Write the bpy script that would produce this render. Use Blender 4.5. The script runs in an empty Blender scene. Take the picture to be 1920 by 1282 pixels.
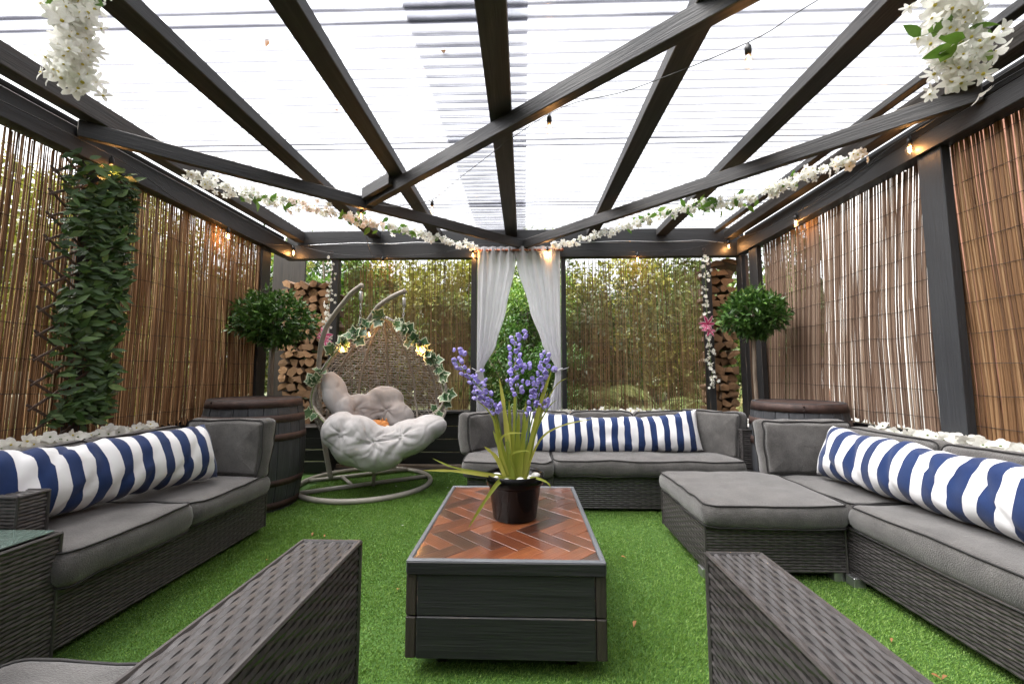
import bpy, math, random
import numpy as np
from mathutils import Vector as V, Matrix, noise

random.seed(7); RNG = np.random.default_rng(7)
S = bpy.context.scene; COL = S.collection
PI = math.pi

# ------------------------------------------------------------------ camera, sky, sun, exposure
cam = bpy.data.cameras.new('camera'); cam.lens = 15.0; cam.sensor_width = 36; cam.clip_start = .05; cam.clip_end = 500
cam.shift_y = -16 / 1920
cam_o = bpy.data.objects.new('camera', cam); COL.objects.link(cam_o)
_yaw = math.atan(23 / 800); _pit = math.atan(72 / 800)
cam_o.location = (0, 0, 1.1); cam_o.rotation_euler = (PI / 2 + _pit, 0, _yaw)
S.camera = cam_o

w = bpy.data.worlds.new('World'); S.world = w; w.use_nodes = True
nt = w.node_tree; nt.nodes.clear()
sky = nt.nodes.new('ShaderNodeTexSky'); sky.sky_type = 'NISHITA'; sky.sun_disc = False
sky.sun_elevation = math.radians(60); sky.sun_rotation = math.radians(-95); sky.air_density = 1.4; sky.dust_density = 5.0; sky.ozone_density = .6
hs = nt.nodes.new('ShaderNodeHueSaturation'); hs.inputs['Saturation'].default_value = .12
bg = nt.nodes.new('ShaderNodeBackground'); bg.inputs['Strength'].default_value = .075
wo = nt.nodes.new('ShaderNodeOutputWorld')
nt.links.new(sky.outputs[0], hs.inputs['Color']); nt.links.new(hs.outputs[0], bg.inputs[0]); nt.links.new(bg.outputs[0], wo.inputs[0])

sl = bpy.data.lights.new('sun', 'SUN'); sl.energy = 1.5; sl.angle = math.radians(70); sl.color = (1, .96, .9)
so = bpy.data.objects.new('sun', sl); COL.objects.link(so)
so.rotation_euler = V((.5, .04, -.86)).to_track_quat('-Z', 'Y').to_euler()

S.view_settings.view_transform = 'Standard'; S.view_settings.look = 'None'; S.view_settings.gamma = 1
S.view_settings.use_curve_mapping = False; S.view_settings.exposure = 2.9
cy = S.cycles
cy.use_denoising = True; cy.max_bounces = 8; cy.diffuse_bounces = 4; cy.glossy_bounces = 3; cy.transmission_bounces = 4
cy.transparent_max_bounces = 12; cy.caustics_reflective = False; cy.caustics_refractive = False; cy.sample_clamp_indirect = 8

# ------------------------------------------------------------------ helpers
def rootloc(o):
    p = V((0, 0, 0))
    while o is not None:
        p += o.location; o = o.parent
    return p

def tag(o, label=None, cat=None, group=None, kind=None):
    if label: o['label'] = label
    if cat: o['category'] = cat
    if group: o['group'] = group
    if kind: o['kind'] = kind
    return o

def thing(name, label, cat, loc, group=None):
    o = bpy.data.objects.new(name, None); COL.objects.link(o); o.location = loc; o.empty_display_size = .1
    return tag(o, label, cat, group)

def inst(name, mesh, M, parent=None):
    o = bpy.data.objects.new(name, mesh); COL.objects.link(o)
    if parent is not None:
        o.parent = parent; M = Matrix.Translation(-rootloc(parent)) @ M
    o.matrix_local = M
    return o

def MX(loc, x, y, z, sc=1.0):
    M = Matrix.Identity(4)
    for i in range(3):
        M[i][0] = x[i] * sc; M[i][1] = y[i] * sc; M[i][2] = z[i] * sc; M[i][3] = loc[i]
    return M

def rot(ax, ay, az): return Matrix.Rotation(az, 4, 'Z') @ Matrix.Rotation(ay, 4, 'Y') @ Matrix.Rotation(ax, 4, 'X')

class MB:
    def __init__(s): s.v = []; s.f = []; s.m = []
    def add(s, vs, fs, m=0):
        b = len(s.v); s.v += [tuple(p) for p in vs]; s.f += [tuple(b + i for i in f) for f in fs]; s.m += [m] * len(fs)
    def box(s, x0, x1, y0, y1, z0, z1, b=.003, m=0, M=None):
        vs = []; fs = []
        c = ((x0, x1), (y0, y1), (z0, z1)); ctr = V(((x0 + x1) / 2, (y0 + y1) / 2, (z0 + z1) / 2))
        b = min(b, (x1 - x0) * .4, (y1 - y0) * .4, (z1 - z0) * .4)
        idx = {}
        for i in (0, 1):
            for j in (0, 1):
                for k in (0, 1):
                    for a in range(3):
                        p = [c[0][i], c[1][j], c[2][k]]
                        for q in range(3):
                            if q != a: p[q] += b * (1 if (i, j, k)[q] == 0 else -1)
                        idx[(i, j, k, a)] = len(vs); vs.append(V(p))
        for a in range(3):
            u, v = (a + 1) % 3, (a + 2) % 3
            for sgn in (0, 1):
                q = []
                for (p0, p1) in ((0, 0), (1, 0), (1, 1), (0, 1)):
                    t = [0, 0, 0]; t[a] = sgn; t[u] = p0; t[v] = p1; q.append(idx[(*t, a)])
                fs.append(q)
            for p0 in (0, 1):
                for p1 in (0, 1):
                    t0 = [0, 0, 0]; t1 = [0, 0, 0]; t0[u] = t1[u] = p0; t0[v] = t1[v] = p1; t0[a] = 0; t1[a] = 1
                    fs.append([idx[(*t0, u)], idx[(*t1, u)], idx[(*t1, v)], idx[(*t0, v)]])
        for i in (0, 1):
            for j in (0, 1):
                for k in (0, 1): fs.append([idx[(i, j, k, a)] for a in range(3)])
        out = []
        for f in fs:
            p = [vs[i] for i in f]; n = (p[1] - p[0]).cross(p[2] - p[0]); cc = sum(p, V((0, 0, 0))) / len(p)
            out.append(f if n.dot(cc - ctr) > 0 else f[::-1])
        if M is not None: vs = [M @ p for p in vs]
        s.add(vs, out, m)
    def tube(s, pts, r, n=6, m=0, cap=True, closed=False):
        pts = [V(p) for p in pts]; k = len(pts); vs = []; fs = []
        rr = r if isinstance(r, (list, tuple)) else [r] * k
        prev = None
        for i, p in enumerate(pts):
            if closed: t = pts[(i + 1) % k] - pts[i - 1]
            else: t = pts[min(i + 1, k - 1)] - pts[max(i - 1, 0)]
            if t.length < 1e-9: t = V((0, 0, 1))
            t.normalize()
            if prev is None:
                a = V((0, 0, 1)) if abs(t.z) < .9 else V((1, 0, 0)); e = t.cross(a).normalized()
            else:
                e = prev - t * prev.dot(t); e.normalize()
            prev = e; g = t.cross(e)
            for j in range(n):
                an = 2 * PI * j / n; vs.append(p + (e * math.cos(an) + g * math.sin(an)) * rr[i])
        for i in range(k if closed else k - 1):
            for j in range(n):
                a = i * n + j; b = i * n + (j + 1) % n; i2 = (i + 1) % k
                fs.append((a, b, i2 * n + (j + 1) % n, i2 * n + j))
        if cap and not closed: fs += [tuple(range(n))[::-1], tuple((k - 1) * n + j for j in range(n))]
        s.add(vs, fs, m)
    def lathe(s, prof, c=(0, 0, 0), n=24, m=0, M=None):
        vs = []; fs = []; k = len(prof)
        for r, z in prof:
            for j in range(n):
                a = 2 * PI * j / n; p = V((c[0] + r * math.cos(a), c[1] + r * math.sin(a), c[2] + z)); vs.append(M @ p if M else p)
        for i in range(k - 1):
            for j in range(n): fs.append((i * n + j, i * n + (j + 1) % n, (i + 1) * n + (j + 1) % n, (i + 1) * n + j))
        fs += [tuple(range(n))[::-1], tuple((k - 1) * n + j for j in range(n))]
        s.add(vs, fs, m)
    def grid(s, fn, nu, nv, m=0, closeu=False):
        vs = [fn(i / (nu if closeu else nu - 1), j / (nv - 1)) for j in range(nv) for i in range(nu)]; fs = []
        for j in range(nv - 1):
            for i in range(nu if closeu else nu - 1):
                i2 = (i + 1) % nu
                fs.append((j * nu + i, j * nu + i2, (j + 1) * nu + i2, (j + 1) * nu + i))
        s.add(vs, fs, m)
    def mesh(s, name, mats, smooth=False, off=(0, 0, 0)):
        me = bpy.data.meshes.new(name); o = V(off)
        me.from_pydata([(p[0] - o.x, p[1] - o.y, p[2] - o.z) for p in s.v], [], s.f)
        for m in (mats if isinstance(mats, (list, tuple)) else [mats]): me.materials.append(m)
        me.polygons.foreach_set('material_index', s.m)
        if smooth: me.polygons.foreach_set('use_smooth', [True] * len(s.f))
        me.update(); return me
    def build(s, name, mats, parent=None, smooth=False, loc=None):
        base = rootloc(parent) if parent is not None else V(loc or (0, 0, 0))
        o = bpy.data.objects.new(name, s.mesh(name, mats, smooth, base)); COL.objects.link(o)
        if parent is not None: o.parent = parent
        else: o.location = base
        return o

def npmesh(name, verts, faces, mats, smooth=False, midx=None):
    verts = np.asarray(verts, np.float32).reshape(-1, 3); faces = np.asarray(faces, np.int32); k = faces.shape[1]; n = len(faces)
    me = bpy.data.meshes.new(name)
    me.vertices.add(len(verts)); me.vertices.foreach_set('co', verts.ravel())
    me.loops.add(n * k); me.loops.foreach_set('vertex_index', faces.ravel())
    me.polygons.add(n); me.polygons.foreach_set('loop_start', np.arange(0, n * k, k, dtype=np.int32))
    try: me.polygons.foreach_set('loop_total', np.full(n, k, np.int32))
    except Exception: pass
    for m in (mats if isinstance(mats, (list, tuple)) else [mats]): me.materials.append(m)
    if midx is not None: me.polygons.foreach_set('material_index', midx)
    if smooth: me.polygons.foreach_set('use_smooth', np.ones(n, bool))
    me.update(calc_edges=True); me.validate(); return me

def npobj(name, me, parent=None):
    o = bpy.data.objects.new(name, me); COL.objects.link(o)
    if parent is not None: o.parent = parent; o.location = -rootloc(parent)
    return o

# ------------------------------------------------------------------ materials
def pm(name, cols, rough=.6, scale=(6, 6, 6), detail=5, bump=0., bscale=None, rnd=None, var=.3, metal=0., coat=0., trans=0., tcol=None, spec=.5, sheen=0., fine=None):
    m = bpy.data.materials.new(name); m.use_nodes = True; t = m.node_tree; N = t.nodes; L = t.links; N.clear()
    out = N.new('ShaderNodeOutputMaterial'); b = N.new('ShaderNodeBsdfPrincipled')
    tc = N.new('ShaderNodeTexCoord'); mp = N.new('ShaderNodeMapping'); mp.inputs['Scale'].default_value = scale
    L.new(tc.outputs['Object'], mp.inputs['Vector']); vec = mp.outputs[0]
    r = None
    if rnd == 'island': r = N.new('ShaderNodeNewGeometry').outputs['Random Per Island']
    elif rnd == 'object': r = N.new('ShaderNodeObjectInfo').outputs['Random']
    if r is not None:
        mu = N.new('ShaderNodeMath'); mu.operation = 'MULTIPLY'; mu.inputs[1].default_value = 37.; L.new(r, mu.inputs[0])
        ad = N.new('ShaderNodeVectorMath'); ad.operation = 'ADD'; L.new(vec, ad.inputs[0]); L.new(mu.outputs[0], ad.inputs[1]); vec = ad.outputs[0]
    nz = N.new('ShaderNodeTexNoise'); nz.inputs['Scale'].default_value = 1; nz.inputs['Detail'].default_value = detail; nz.inputs['Roughness'].default_value = .6
    L.new(vec, nz.inputs['Vector'])
    cr = N.new('ShaderNodeValToRGB'); e = cr.color_ramp.elements
    if len(cols) == 1: cols = [(0.3, cols[0]), (.7, cols[0])]
    elif len(cols[0]) == 3: cols = [(.32 + .36 * i / (len(cols) - 1), c) for i, c in enumerate(cols)]
    while len(e) < len(cols): e.new(.5)
    for i, (p, c) in enumerate(cols): e[i].position = p; e[i].color = (*c, 1)
    fac = nz.outputs[0]
    if rnd and var >= 1:        # colour picked per piece, noise only shades it
        mxf = N.new('ShaderNodeMath'); mxf.operation = 'MULTIPLY_ADD'; mxf.inputs[1].default_value = .36; L.new(nz.outputs[0], mxf.inputs[0])
        m2 = N.new('ShaderNodeMath'); m2.operation = 'MULTIPLY_ADD'; m2.inputs[1].default_value = .8; m2.inputs[2].default_value = -.08; L.new(r, m2.inputs[0]); L.new(m2.outputs[0], mxf.inputs[2]); fac = mxf.outputs[0]
    L.new(fac, cr.inputs[0]); col = cr.outputs[0]
    if r is not None and var < 1:
        hv = N.new('ShaderNodeHueSaturation'); ma = N.new('ShaderNodeMath'); ma.operation = 'MULTIPLY_ADD'; ma.inputs[1].default_value = 2 * var; ma.inputs[2].default_value = 1 - var
        L.new(r, ma.inputs[0]); L.new(ma.outputs[0], hv.inputs['Value']); L.new(col, hv.inputs['Color']); col = hv.outputs[0]
    if fine:
        nf = N.new('ShaderNodeTexNoise'); nf.inputs['Scale'].default_value = fine[0]; nf.inputs['Detail'].default_value = 2; L.new(tc.outputs['Object'], nf.inputs['Vector'])
        mf = N.new('ShaderNodeMath'); mf.operation = 'MULTIPLY_ADD'; mf.inputs[1].default_value = 2 * fine[1]; mf.inputs[2].default_value = 1 - fine[1]; L.new(nf.outputs[0], mf.inputs[0])
        hv2 = N.new('ShaderNodeHueSaturation'); L.new(mf.outputs[0], hv2.inputs['Value']); L.new(col, hv2.inputs['Color']); col = hv2.outputs[0]
    L.new(col, b.inputs['Base Color']); b.inputs['Roughness'].default_value = rough; b.inputs['Metallic'].default_value = metal
    b.inputs['Specular IOR Level'].default_value = spec
    b.inputs['Coat Weight'].default_value = coat; b.inputs['Coat Roughness'].default_value = .12
    b.inputs['Sheen Weight'].default_value = sheen
    if bump:
        n2 = N.new('ShaderNodeTexNoise'); n2.inputs['Detail'].default_value = 4; n2.inputs['Scale'].default_value = 1
        mp2 = N.new('ShaderNodeMapping'); mp2.inputs['Scale'].default_value = bscale or tuple(x * 3 for x in scale)
        L.new(tc.outputs['Object'], mp2.inputs['Vector']); L.new(mp2.outputs[0], n2.inputs['Vector'])
        bu = N.new('ShaderNodeBump'); bu.inputs['Strength'].default_value = bump; bu.inputs['Distance'].default_value = .01
        L.new(n2.outputs[0], bu.inputs['Height']); L.new(bu.outputs[0], b.inputs['Normal'])
    sh = b.outputs[0]
    if trans:
        tr = N.new('ShaderNodeBsdfTranslucent'); mx = N.new('ShaderNodeMixShader'); mx.inputs[0].default_value = trans
        if tcol: tr.inputs[0].default_value = (*tcol, 1)
        else: L.new(col, tr.inputs[0])
        L.new(sh, mx.inputs[1]); L.new(tr.outputs[0], mx.inputs[2]); sh = mx.outputs[0]
    L.new(sh, out.inputs[0]); return m

G = (2, 34, 34)   # grain runs along local X
M = {}
M['char'] = pm('charcoal_paint', [(.0095, .0098, .011), (.0145, .015, .0165), (.019, .0192, .021)], .55, G, bump=.22, bscale=(5, 120, 120), rnd='object', var=.18)
M['beam'] = pm('weathered_beam_paint', [(.3, (.0105, .0105, .0115)), (.5, (.018, .0175, .018)), (.62, (.03, .028, .027)), (.76, (.06, .052, .045))], .6, G, bump=.35, bscale=(5, 120, 120), rnd='object', var=.2)
M['post'] = pm('slate_post_paint', [(.027, .0295, .034), (.037, .04, .045)], .6, (3, 10, 10), bump=.4, bscale=(4, 70, 70), rnd='object', var=.12)
M['brownwood'] = pm('dark_brown_timber', [(.018, .015, .013), (.038, .029, .023)], .6, G, bump=.5, bscale=(5, 110, 110), rnd='object', var=.2)
M['deckwood'] = pm('deck_timber', [(.14, .11, .085), (.24, .19, .145)], .7, G, bump=.4, bscale=(4, 90, 90), rnd='object')
M['trim'] = pm('skylit_trim_paint', [(.09, .098, .11), (.13, .138, .15)], .45, G, bump=.3, bscale=(5, 120, 120), rnd='object', var=.1)  # charcoal boards with the sky reflection on their top lightened into the colour
M['block'] = pm('varnished_hardwood', [(0.0, (.028, .011, .007)), (.25, (.06, .02, .01)), (.55, (.11, .032, .013)), (.85, (.165, .05, .019)), (1., (.23, .085, .032))], .3, (7, 60, 60), rnd='object', var=1., coat=.75, bump=.2, bscale=(8, 160, 160), fine=(14, .45))
M['rattan'] = pm('grey_rattan', [(.04, .037, .0365), (.064, .0585, .0575)], .36, (30, 30, 30), rnd='island', var=.3)
M['rattan_in'] = pm('rattan_core', [(.014, .012, .012)], .8)
M['fabric'] = pm('charcoal_fabric', [(.058, .055, .053), (.105, .1, .095)], .95, (9, 9, 9), bump=.5, bscale=(240, 240, 240), sheen=.35, fine=(170, .55), detail=8, spec=.2)
M['piping'] = pm('dark_piping', [(.018, .017, .017)], .8)
M['white'] = pm('white_cotton', [(.66, .66, .67), (.73, .73, .74)], .9, (8, 8, 8), bump=.15, bscale=(500, 500, 500), sheen=.2, spec=.2)
M['blue'] = pm('navy_cotton', [(.008, .022, .085), (.012, .032, .11)], .9, (8, 8, 8), bump=.15, bscale=(500, 500, 500), sheen=.2, spec=.2)
M['eggfab'] = pm('light_grey_fabric', [(.37, .362, .362), (.44, .432, .432)], .9, (6, 6, 6), bump=.2, bscale=(300, 300, 300), sheen=.3, spec=.2)
M['stone'] = pm('taupe_metal', [(.3, .28, .245), (.36, .335, .295)], .4, (9, 9, 9))
M['egg'] = pm('taupe_rattan', [(.26, .235, .21), (.38, .35, .315)], .5, (30, 30, 30), rnd='island', var=.25)
M['steel'] = pm('galvanised_steel', [(.45, .46, .47), (.6, .6, .6)], .35, metal=.9)
M['black'] = pm('black_plastic', [(.009, .009, .01)], .3)
M['pot'] = pm('gloss_black_ceramic', [(.003, .003, .003)], .2, spec=.15)
M['copper'] = pm('copper_rod', [(.33, .12, .07), (.42, .17, .1)], .35, metal=.6)
M['glass'] = pm('green_glass_top', [(.12, .17, .15)], .05, coat=.8, spec=.8)
M['curtain'] = pm('sheer_curtain', [(.74, .74, .78), (.8, .8, .84)], .9, (4, 4, 4), trans=.5, bump=.1, bscale=(300, 300, 300), spec=.1)
M['reed'] = pm('brown_reed', [(0., (.085, .04, .019)), (.3, (.19, .096, .042)), (.6, (.31, .168, .074)), (1., (.47, .3, .16))], .6, (40, 40, 2.5), rnd='island', var=1., trans=.28)
M['reed_dark'] = pm('dark_reed', [(0., (.045, .025, .015)), (.5, (.1, .055, .03)), (1., (.19, .11, .06))], .65, (40, 40, 2.5), rnd='island', var=1., trans=.08)
M['reed_back'] = pm('thin_brown_reed', [(0., (.08, .042, .02)), (.5, (.2, .112, .05)), (1., (.38, .24, .12))], .65, (40, 40, 2.5), rnd='island', var=1., trans=.2)
M['reed_pale'] = pm('silvery_brown_reed', [(0., (.08, .045, .03)), (.35, (.2, .125, .085)), (.7, (.33, .23, .165)), (1., (.5, .39, .3))], .6, (40, 40, 2.5), rnd='island', var=1., trans=.2)
M['wire'] = pm('wire', [(.02, .014, .01)], .6)
M['stave'] = pm('grey_barrel_stave', [(.027, .029, .034), (.05, .053, .059)], .6, (14, 14, 3), rnd='object', var=.25, bump=.4, bscale=(60, 60, 6))
M['hoop'] = pm('rusty_hoop', [(.03, .018, .015), (.048, .026, .021), (.07, .039, .03)], .65, (14, 14, 14), bump=.3, metal=.2)
M['bark'] = pm('log_bark', [(.06, .035, .022), (.14, .085, .05), (.22, .14, .085)], .85, (18, 4, 18), rnd='object', var=.3, bump=.7)
M['logend'] = pm('log_cut_face', [(.17, .085, .04), (.28, .16, .08), (.36, .22, .12)], .8, (26, 26, 26), rnd='object', var=.3, bump=.3)
M['trunk'] = pm('grey_trunk', [(.13, .1, .075), (.24, .19, .14)], .8, (30, 30, 6), bump=.5)
M['bay'] = pm('bay_leaf', [(0., (.024, .065, .014)), (.5, (.058, .14, .026)), (1., (.14, .27, .055))], .36, rnd='island', var=1., trans=.15)
M['laurel'] = pm('laurel_leaf', [(0., (.022, .056, .011)), (.5, (.045, .105, .018)), (.82, (.09, .165, .032)), (1., (.22, .3, .065))], .5, rnd='object', var=1., trans=.12)
M['lattice'] = pm('lattice_cane', [(.05, .03, .022), (.09, .055, .038)], .7, (20, 20, 20))
M['vine'] = pm('green_stem', [(.09, .15, .035), (.14, .2, .05)], .6)
M['gleaf'] = pm('fresh_leaf', [(0., (.07, .16, .02)), (.6, (.13, .26, .035)), (1., (.24, .36, .07))], .45, rnd='object', var=1., trans=.3)
M['petal'] = pm('white_petal', [(.78, .77, .7), (.86, .86, .83)], .7, (12, 12, 12), trans=.45, spec=.2)
M['stamen'] = pm('yellow_stamen', [(.55, .45, .06)], .7)
M['blush'] = pm('blush_petal', [(.8, .66, .58), (.82, .74, .68)], .7, trans=.35, spec=.2)
M['pink'] = pm('pink_lily_petal', [(.42, .02, .11), (.6, .06, .2)], .6, (20, 20, 20), trans=.25)
M['pinkedge'] = pm('pale_lily_edge', [(.72, .5, .56)], .6, trans=.25)
M['purple'] = pm('lavender_bell', [(.36, .3, .7), (.52, .46, .84)], .75, (40, 40, 40), rnd='object', var=.2, trans=.25)
M['blade'] = pm('sword_leaf', [(0., (.2, .25, .03)), (.5, (.31, .34, .05)), (1., (.5, .48, .11))], .42, (10, 10, 3), rnd='object', var=1., trans=.25)
M['ivy'] = pm('ivy_green', [(.03, .085, .03), (.07, .15, .06)], .45, (25, 25, 25), rnd='object', var=.3)
M['ivyedge'] = pm('ivy_cream', [(.5, .54, .36), (.62, .64, .5)], .5, (25, 25, 25))
M['pebble'] = pm('white_pebble', [(.55, .54, .5), (.7, .69, .66)], .6, (20, 20, 20), rnd='island', var=.2)
M['turf'] = pm('turf_blade', [(0., (.065, .14, .018)), (.45, (.145, .275, .042)), (.8, (.21, .36, .066)), (1., (.36, .45, .15))], .55, (3, 3, 3), rnd='island', var=1., trans=.25)
M['turfbase'] = pm('turf_backing', [(.04, .1, .013), (.055, .13, .018)], .9, (60, 60, 60))
M['soil'] = pm('garden_ground', [(.05, .06, .02), (.09, .1, .035)], .95, (1, 1, 1))
def foliage(n, a, b, c, trans=.3): return pm(n, [(0., a), (.55, b), (1., c)], .5, rnd='island', var=1., trans=trans)
M['f_gold'] = foliage('golden_foliage', (.08, .1, .014), (.22, .23, .03), (.44, .41, .075))
M['f_mid'] = foliage('mid_foliage', (.035, .065, .012), (.1, .15, .025), (.22, .27, .05))
M['f_bright'] = foliage('bright_foliage', (.04, .1, .012), (.1, .21, .025), (.26, .36, .06))
M['f_dark'] = foliage('dark_foliage', (.015, .035, .01), (.04, .075, .018), (.1, .15, .03))
M['f_fern'] = foliage('fern_frond', (.09, .13, .03), (.18, .23, .06), (.34, .37, .14))
M['f_dry'] = foliage('dry_grass', (.2, .17, .06), (.36, .31, .12), (.5, .45, .22))
M['f_shrub'] = foliage('hedge_leaf', (.022, .07, .01), (.05, .14, .018), (.12, .25, .035))
M['render'] = pm('white_render', [(.6, .59, .57), (.66, .65, .63)], .85, (2, 2, 2), bump=.1)
M['brick'] = pm('brown_brick', [(.16, .07, .045), (.24, .11, .07)], .85, (9, 9, 9), rnd='object', var=.3, bump=.3)
M['mortar'] = pm('mortar', [(.3, .27, .24)], .9)
M['slate'] = pm('roof_slate', [(.06, .06, .065), (.1, .1, .105)], .6, (6, 6, 6))
M['paving'] = pm('pale_paving', [(.36, .33, .24), (.5, .46, .34)], .85, (3, 3, 3))
M['catfur'] = pm('ginger_fur', [(.36, .13, .03), (.52, .22, .06)], .85, (40, 40, 40), bump=.5, bscale=(200, 200, 200))
M['catwhite'] = pm('white_fur', [(.7, .66, .6)], .85, bump=.5, bscale=(200, 200, 200))
M['browndry'] = pm('dry_leaf', [(.3, .13, .04), (.45, .22, .09)], .7, (30, 30, 30), rnd='object', trans=.3)
M['socket'] = pm('black_socket', [(.012, .012, .012)], .4)

def emis(name, c, s):
    m = bpy.data.materials.new(name); m.use_nodes = True; t = m.node_tree; t.nodes.clear()
    e = t.nodes.new('ShaderNodeEmission'); e.inputs[0].default_value = (*c, 1); e.inputs[1].default_value = s
    o = t.nodes.new('ShaderNodeOutputMaterial'); t.links.new(e.outputs[0], o.inputs[0]); return m
M['filament'] = emis('lit_filament', (1, .42, .1), 22)
def clear(name, col, glossy=.12, transl=0., edge=None):
    m = bpy.data.materials.new(name); m.use_nodes = True; t = m.node_tree; N = t.nodes; L = t.links; N.clear()
    o = N.new('ShaderNodeOutputMaterial'); tr = N.new('ShaderNodeBsdfTransparent'); tr.inputs[0].default_value = (*col, 1)
    gl = N.new('ShaderNodeBsdfGlossy'); gl.inputs['Roughness'].default_value = .15
    fr = N.new('ShaderNodeLayerWeight'); fr.inputs['Blend'].default_value = .25
    mu = N.new('ShaderNodeMath'); mu.operation = 'MULTIPLY_ADD'; mu.inputs[1].default_value = glossy * 3; mu.inputs[2].default_value = glossy * .3; mu.use_clamp = True
    L.new(fr.outputs['Facing'], mu.inputs[0]); mx = N.new('ShaderNodeMixShader'); L.new(mu.outputs[0], mx.inputs[0]); L.new(tr.outputs[0], mx.inputs[1]); L.new(gl.outputs[0], mx.inputs[2])
    sh = mx.outputs[0]
    if edge:
        lw = N.new('ShaderNodeLayerWeight'); lw.inputs['Blend'].default_value = .5; er = N.new('ShaderNodeValToRGB'); er.color_ramp.elements[0].position = .35; er.color_ramp.elements[0].color = (*col, 1); er.color_ramp.elements[1].position = .97; er.color_ramp.elements[1].color = (*edge, 1)
        L.new(lw.outputs['Facing'], er.inputs[0]); L.new(er.outputs[0], tr.inputs[0])
    if transl:
        tl = N.new('ShaderNodeBsdfTranslucent'); m3 = N.new('ShaderNodeMixShader')
        tc = N.new('ShaderNodeTexCoord'); mp = N.new('ShaderNodeMapping'); mp.inputs['Scale'].default_value = (1.2, 9, 9); L.new(tc.outputs['Object'], mp.inputs[0])
        nz = N.new('ShaderNodeTexNoise'); nz.inputs['Scale'].default_value = 1.; nz.inputs['Detail'].default_value = 6; L.new(mp.outputs[0], nz.inputs['Vector'])
        cr = N.new('ShaderNodeValToRGB'); cr.color_ramp.elements[0].position = .35; cr.color_ramp.elements[0].color = (.5, .5, .54, 1); cr.color_ramp.elements[1].position = .55; cr.color_ramp.elements[1].color = (.72, .72, .74, 1)
        L.new(nz.outputs[0], cr.inputs[0]); L.new(cr.outputs[0], tl.inputs[0]); m3.inputs[0].default_value = transl
        L.new(sh, m3.inputs[1]); L.new(tl.outputs[0], m3.inputs[2]); sh = m3.outputs[0]
    L.new(sh, o.inputs[0]); return m
M['bulbglass'] = clear('bulb_glass', (.97, .93, .88), .16)
def roofmat():
    m = bpy.data.materials.new('clear_corrugated_plastic'); m.use_nodes = True; t = m.node_tree; N = t.nodes; L = t.links; N.clear()
    o = N.new('ShaderNodeOutputMaterial'); tr = N.new('ShaderNodeBsdfTransparent'); gl = N.new('ShaderNodeBsdfGlossy'); gl.inputs['Roughness'].default_value = .2
    lw = N.new('ShaderNodeLayerWeight'); lw.inputs['Blend'].default_value = .5
    er = N.new('ShaderNodeValToRGB'); e = er.color_ramp.elements; e[0].position = .3; e[0].color = (.9, .905, .92, 1); e[1].position = .97; e[1].color = (.05, .053, .065, 1); k = e.new(.82); k.color = (.2, .205, .23, 1); k = e.new(.62); k.color = (.56, .565, .59, 1)
    L.new(lw.outputs['Facing'], er.inputs[0])
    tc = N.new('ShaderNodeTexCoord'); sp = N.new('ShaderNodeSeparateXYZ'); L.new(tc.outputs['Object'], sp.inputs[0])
    # rib shade painted into the valleys, dirt in the sheet overlap, broken by noise
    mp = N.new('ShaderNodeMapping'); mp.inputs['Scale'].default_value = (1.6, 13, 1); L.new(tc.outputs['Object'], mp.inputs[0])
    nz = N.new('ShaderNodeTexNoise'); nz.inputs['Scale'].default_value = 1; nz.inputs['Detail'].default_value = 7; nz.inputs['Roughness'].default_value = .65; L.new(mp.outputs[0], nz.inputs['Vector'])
    at = N.new('ShaderNodeAttribute'); at.attribute_name = 'rib_shade_dirt'
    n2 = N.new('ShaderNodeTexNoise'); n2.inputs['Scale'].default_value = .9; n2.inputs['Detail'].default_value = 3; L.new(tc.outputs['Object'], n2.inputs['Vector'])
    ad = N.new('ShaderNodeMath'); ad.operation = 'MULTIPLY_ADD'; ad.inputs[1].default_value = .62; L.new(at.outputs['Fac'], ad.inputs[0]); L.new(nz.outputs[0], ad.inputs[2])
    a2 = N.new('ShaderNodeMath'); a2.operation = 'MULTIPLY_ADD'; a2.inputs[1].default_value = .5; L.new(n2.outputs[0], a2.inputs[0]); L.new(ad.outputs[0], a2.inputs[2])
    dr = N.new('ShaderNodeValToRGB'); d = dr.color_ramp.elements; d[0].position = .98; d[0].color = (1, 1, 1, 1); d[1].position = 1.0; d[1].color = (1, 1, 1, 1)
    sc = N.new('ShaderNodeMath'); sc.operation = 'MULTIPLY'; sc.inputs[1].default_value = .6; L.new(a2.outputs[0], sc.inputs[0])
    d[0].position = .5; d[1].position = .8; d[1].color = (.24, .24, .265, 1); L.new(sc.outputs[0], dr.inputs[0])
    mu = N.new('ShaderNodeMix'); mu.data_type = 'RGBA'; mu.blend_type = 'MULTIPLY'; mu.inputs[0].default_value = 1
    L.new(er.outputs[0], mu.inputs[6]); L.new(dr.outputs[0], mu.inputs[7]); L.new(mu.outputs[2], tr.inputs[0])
    tl = N.new('ShaderNodeBsdfTranslucent'); tl.inputs[0].default_value = (.7, .7, .74, 1)
    m1 = N.new('ShaderNodeMixShader'); m1.inputs[0].default_value = .1; L.new(tr.outputs[0], m1.inputs[1]); L.new(tl.outputs[0], m1.inputs[2])
    m2 = N.new('ShaderNodeMixShader'); m2.inputs[0].default_value = .05; L.new(m1.outputs[0], m2.inputs[1]); L.new(gl.outputs[0], m2.inputs[2])
    L.new(m2.outputs[0], o.inputs[0]); return m
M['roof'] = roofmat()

WORN = {'charcoal_paint': pm('worn_charcoal_edge', [(.45, (.018, .019, .021)), (.56, (.04, .036, .033)), (.66, (.14, .1, .07))], .6, (5, 30, 30), rnd='object', var=.1),
        'weathered_beam_paint': pm('worn_beam_edge', [(.4, (.018, .018, .018)), (.55, (.06, .05, .04)), (.68, (.16, .12, .085))], .6, (4, 30, 30), rnd='object', var=.1)}
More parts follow.
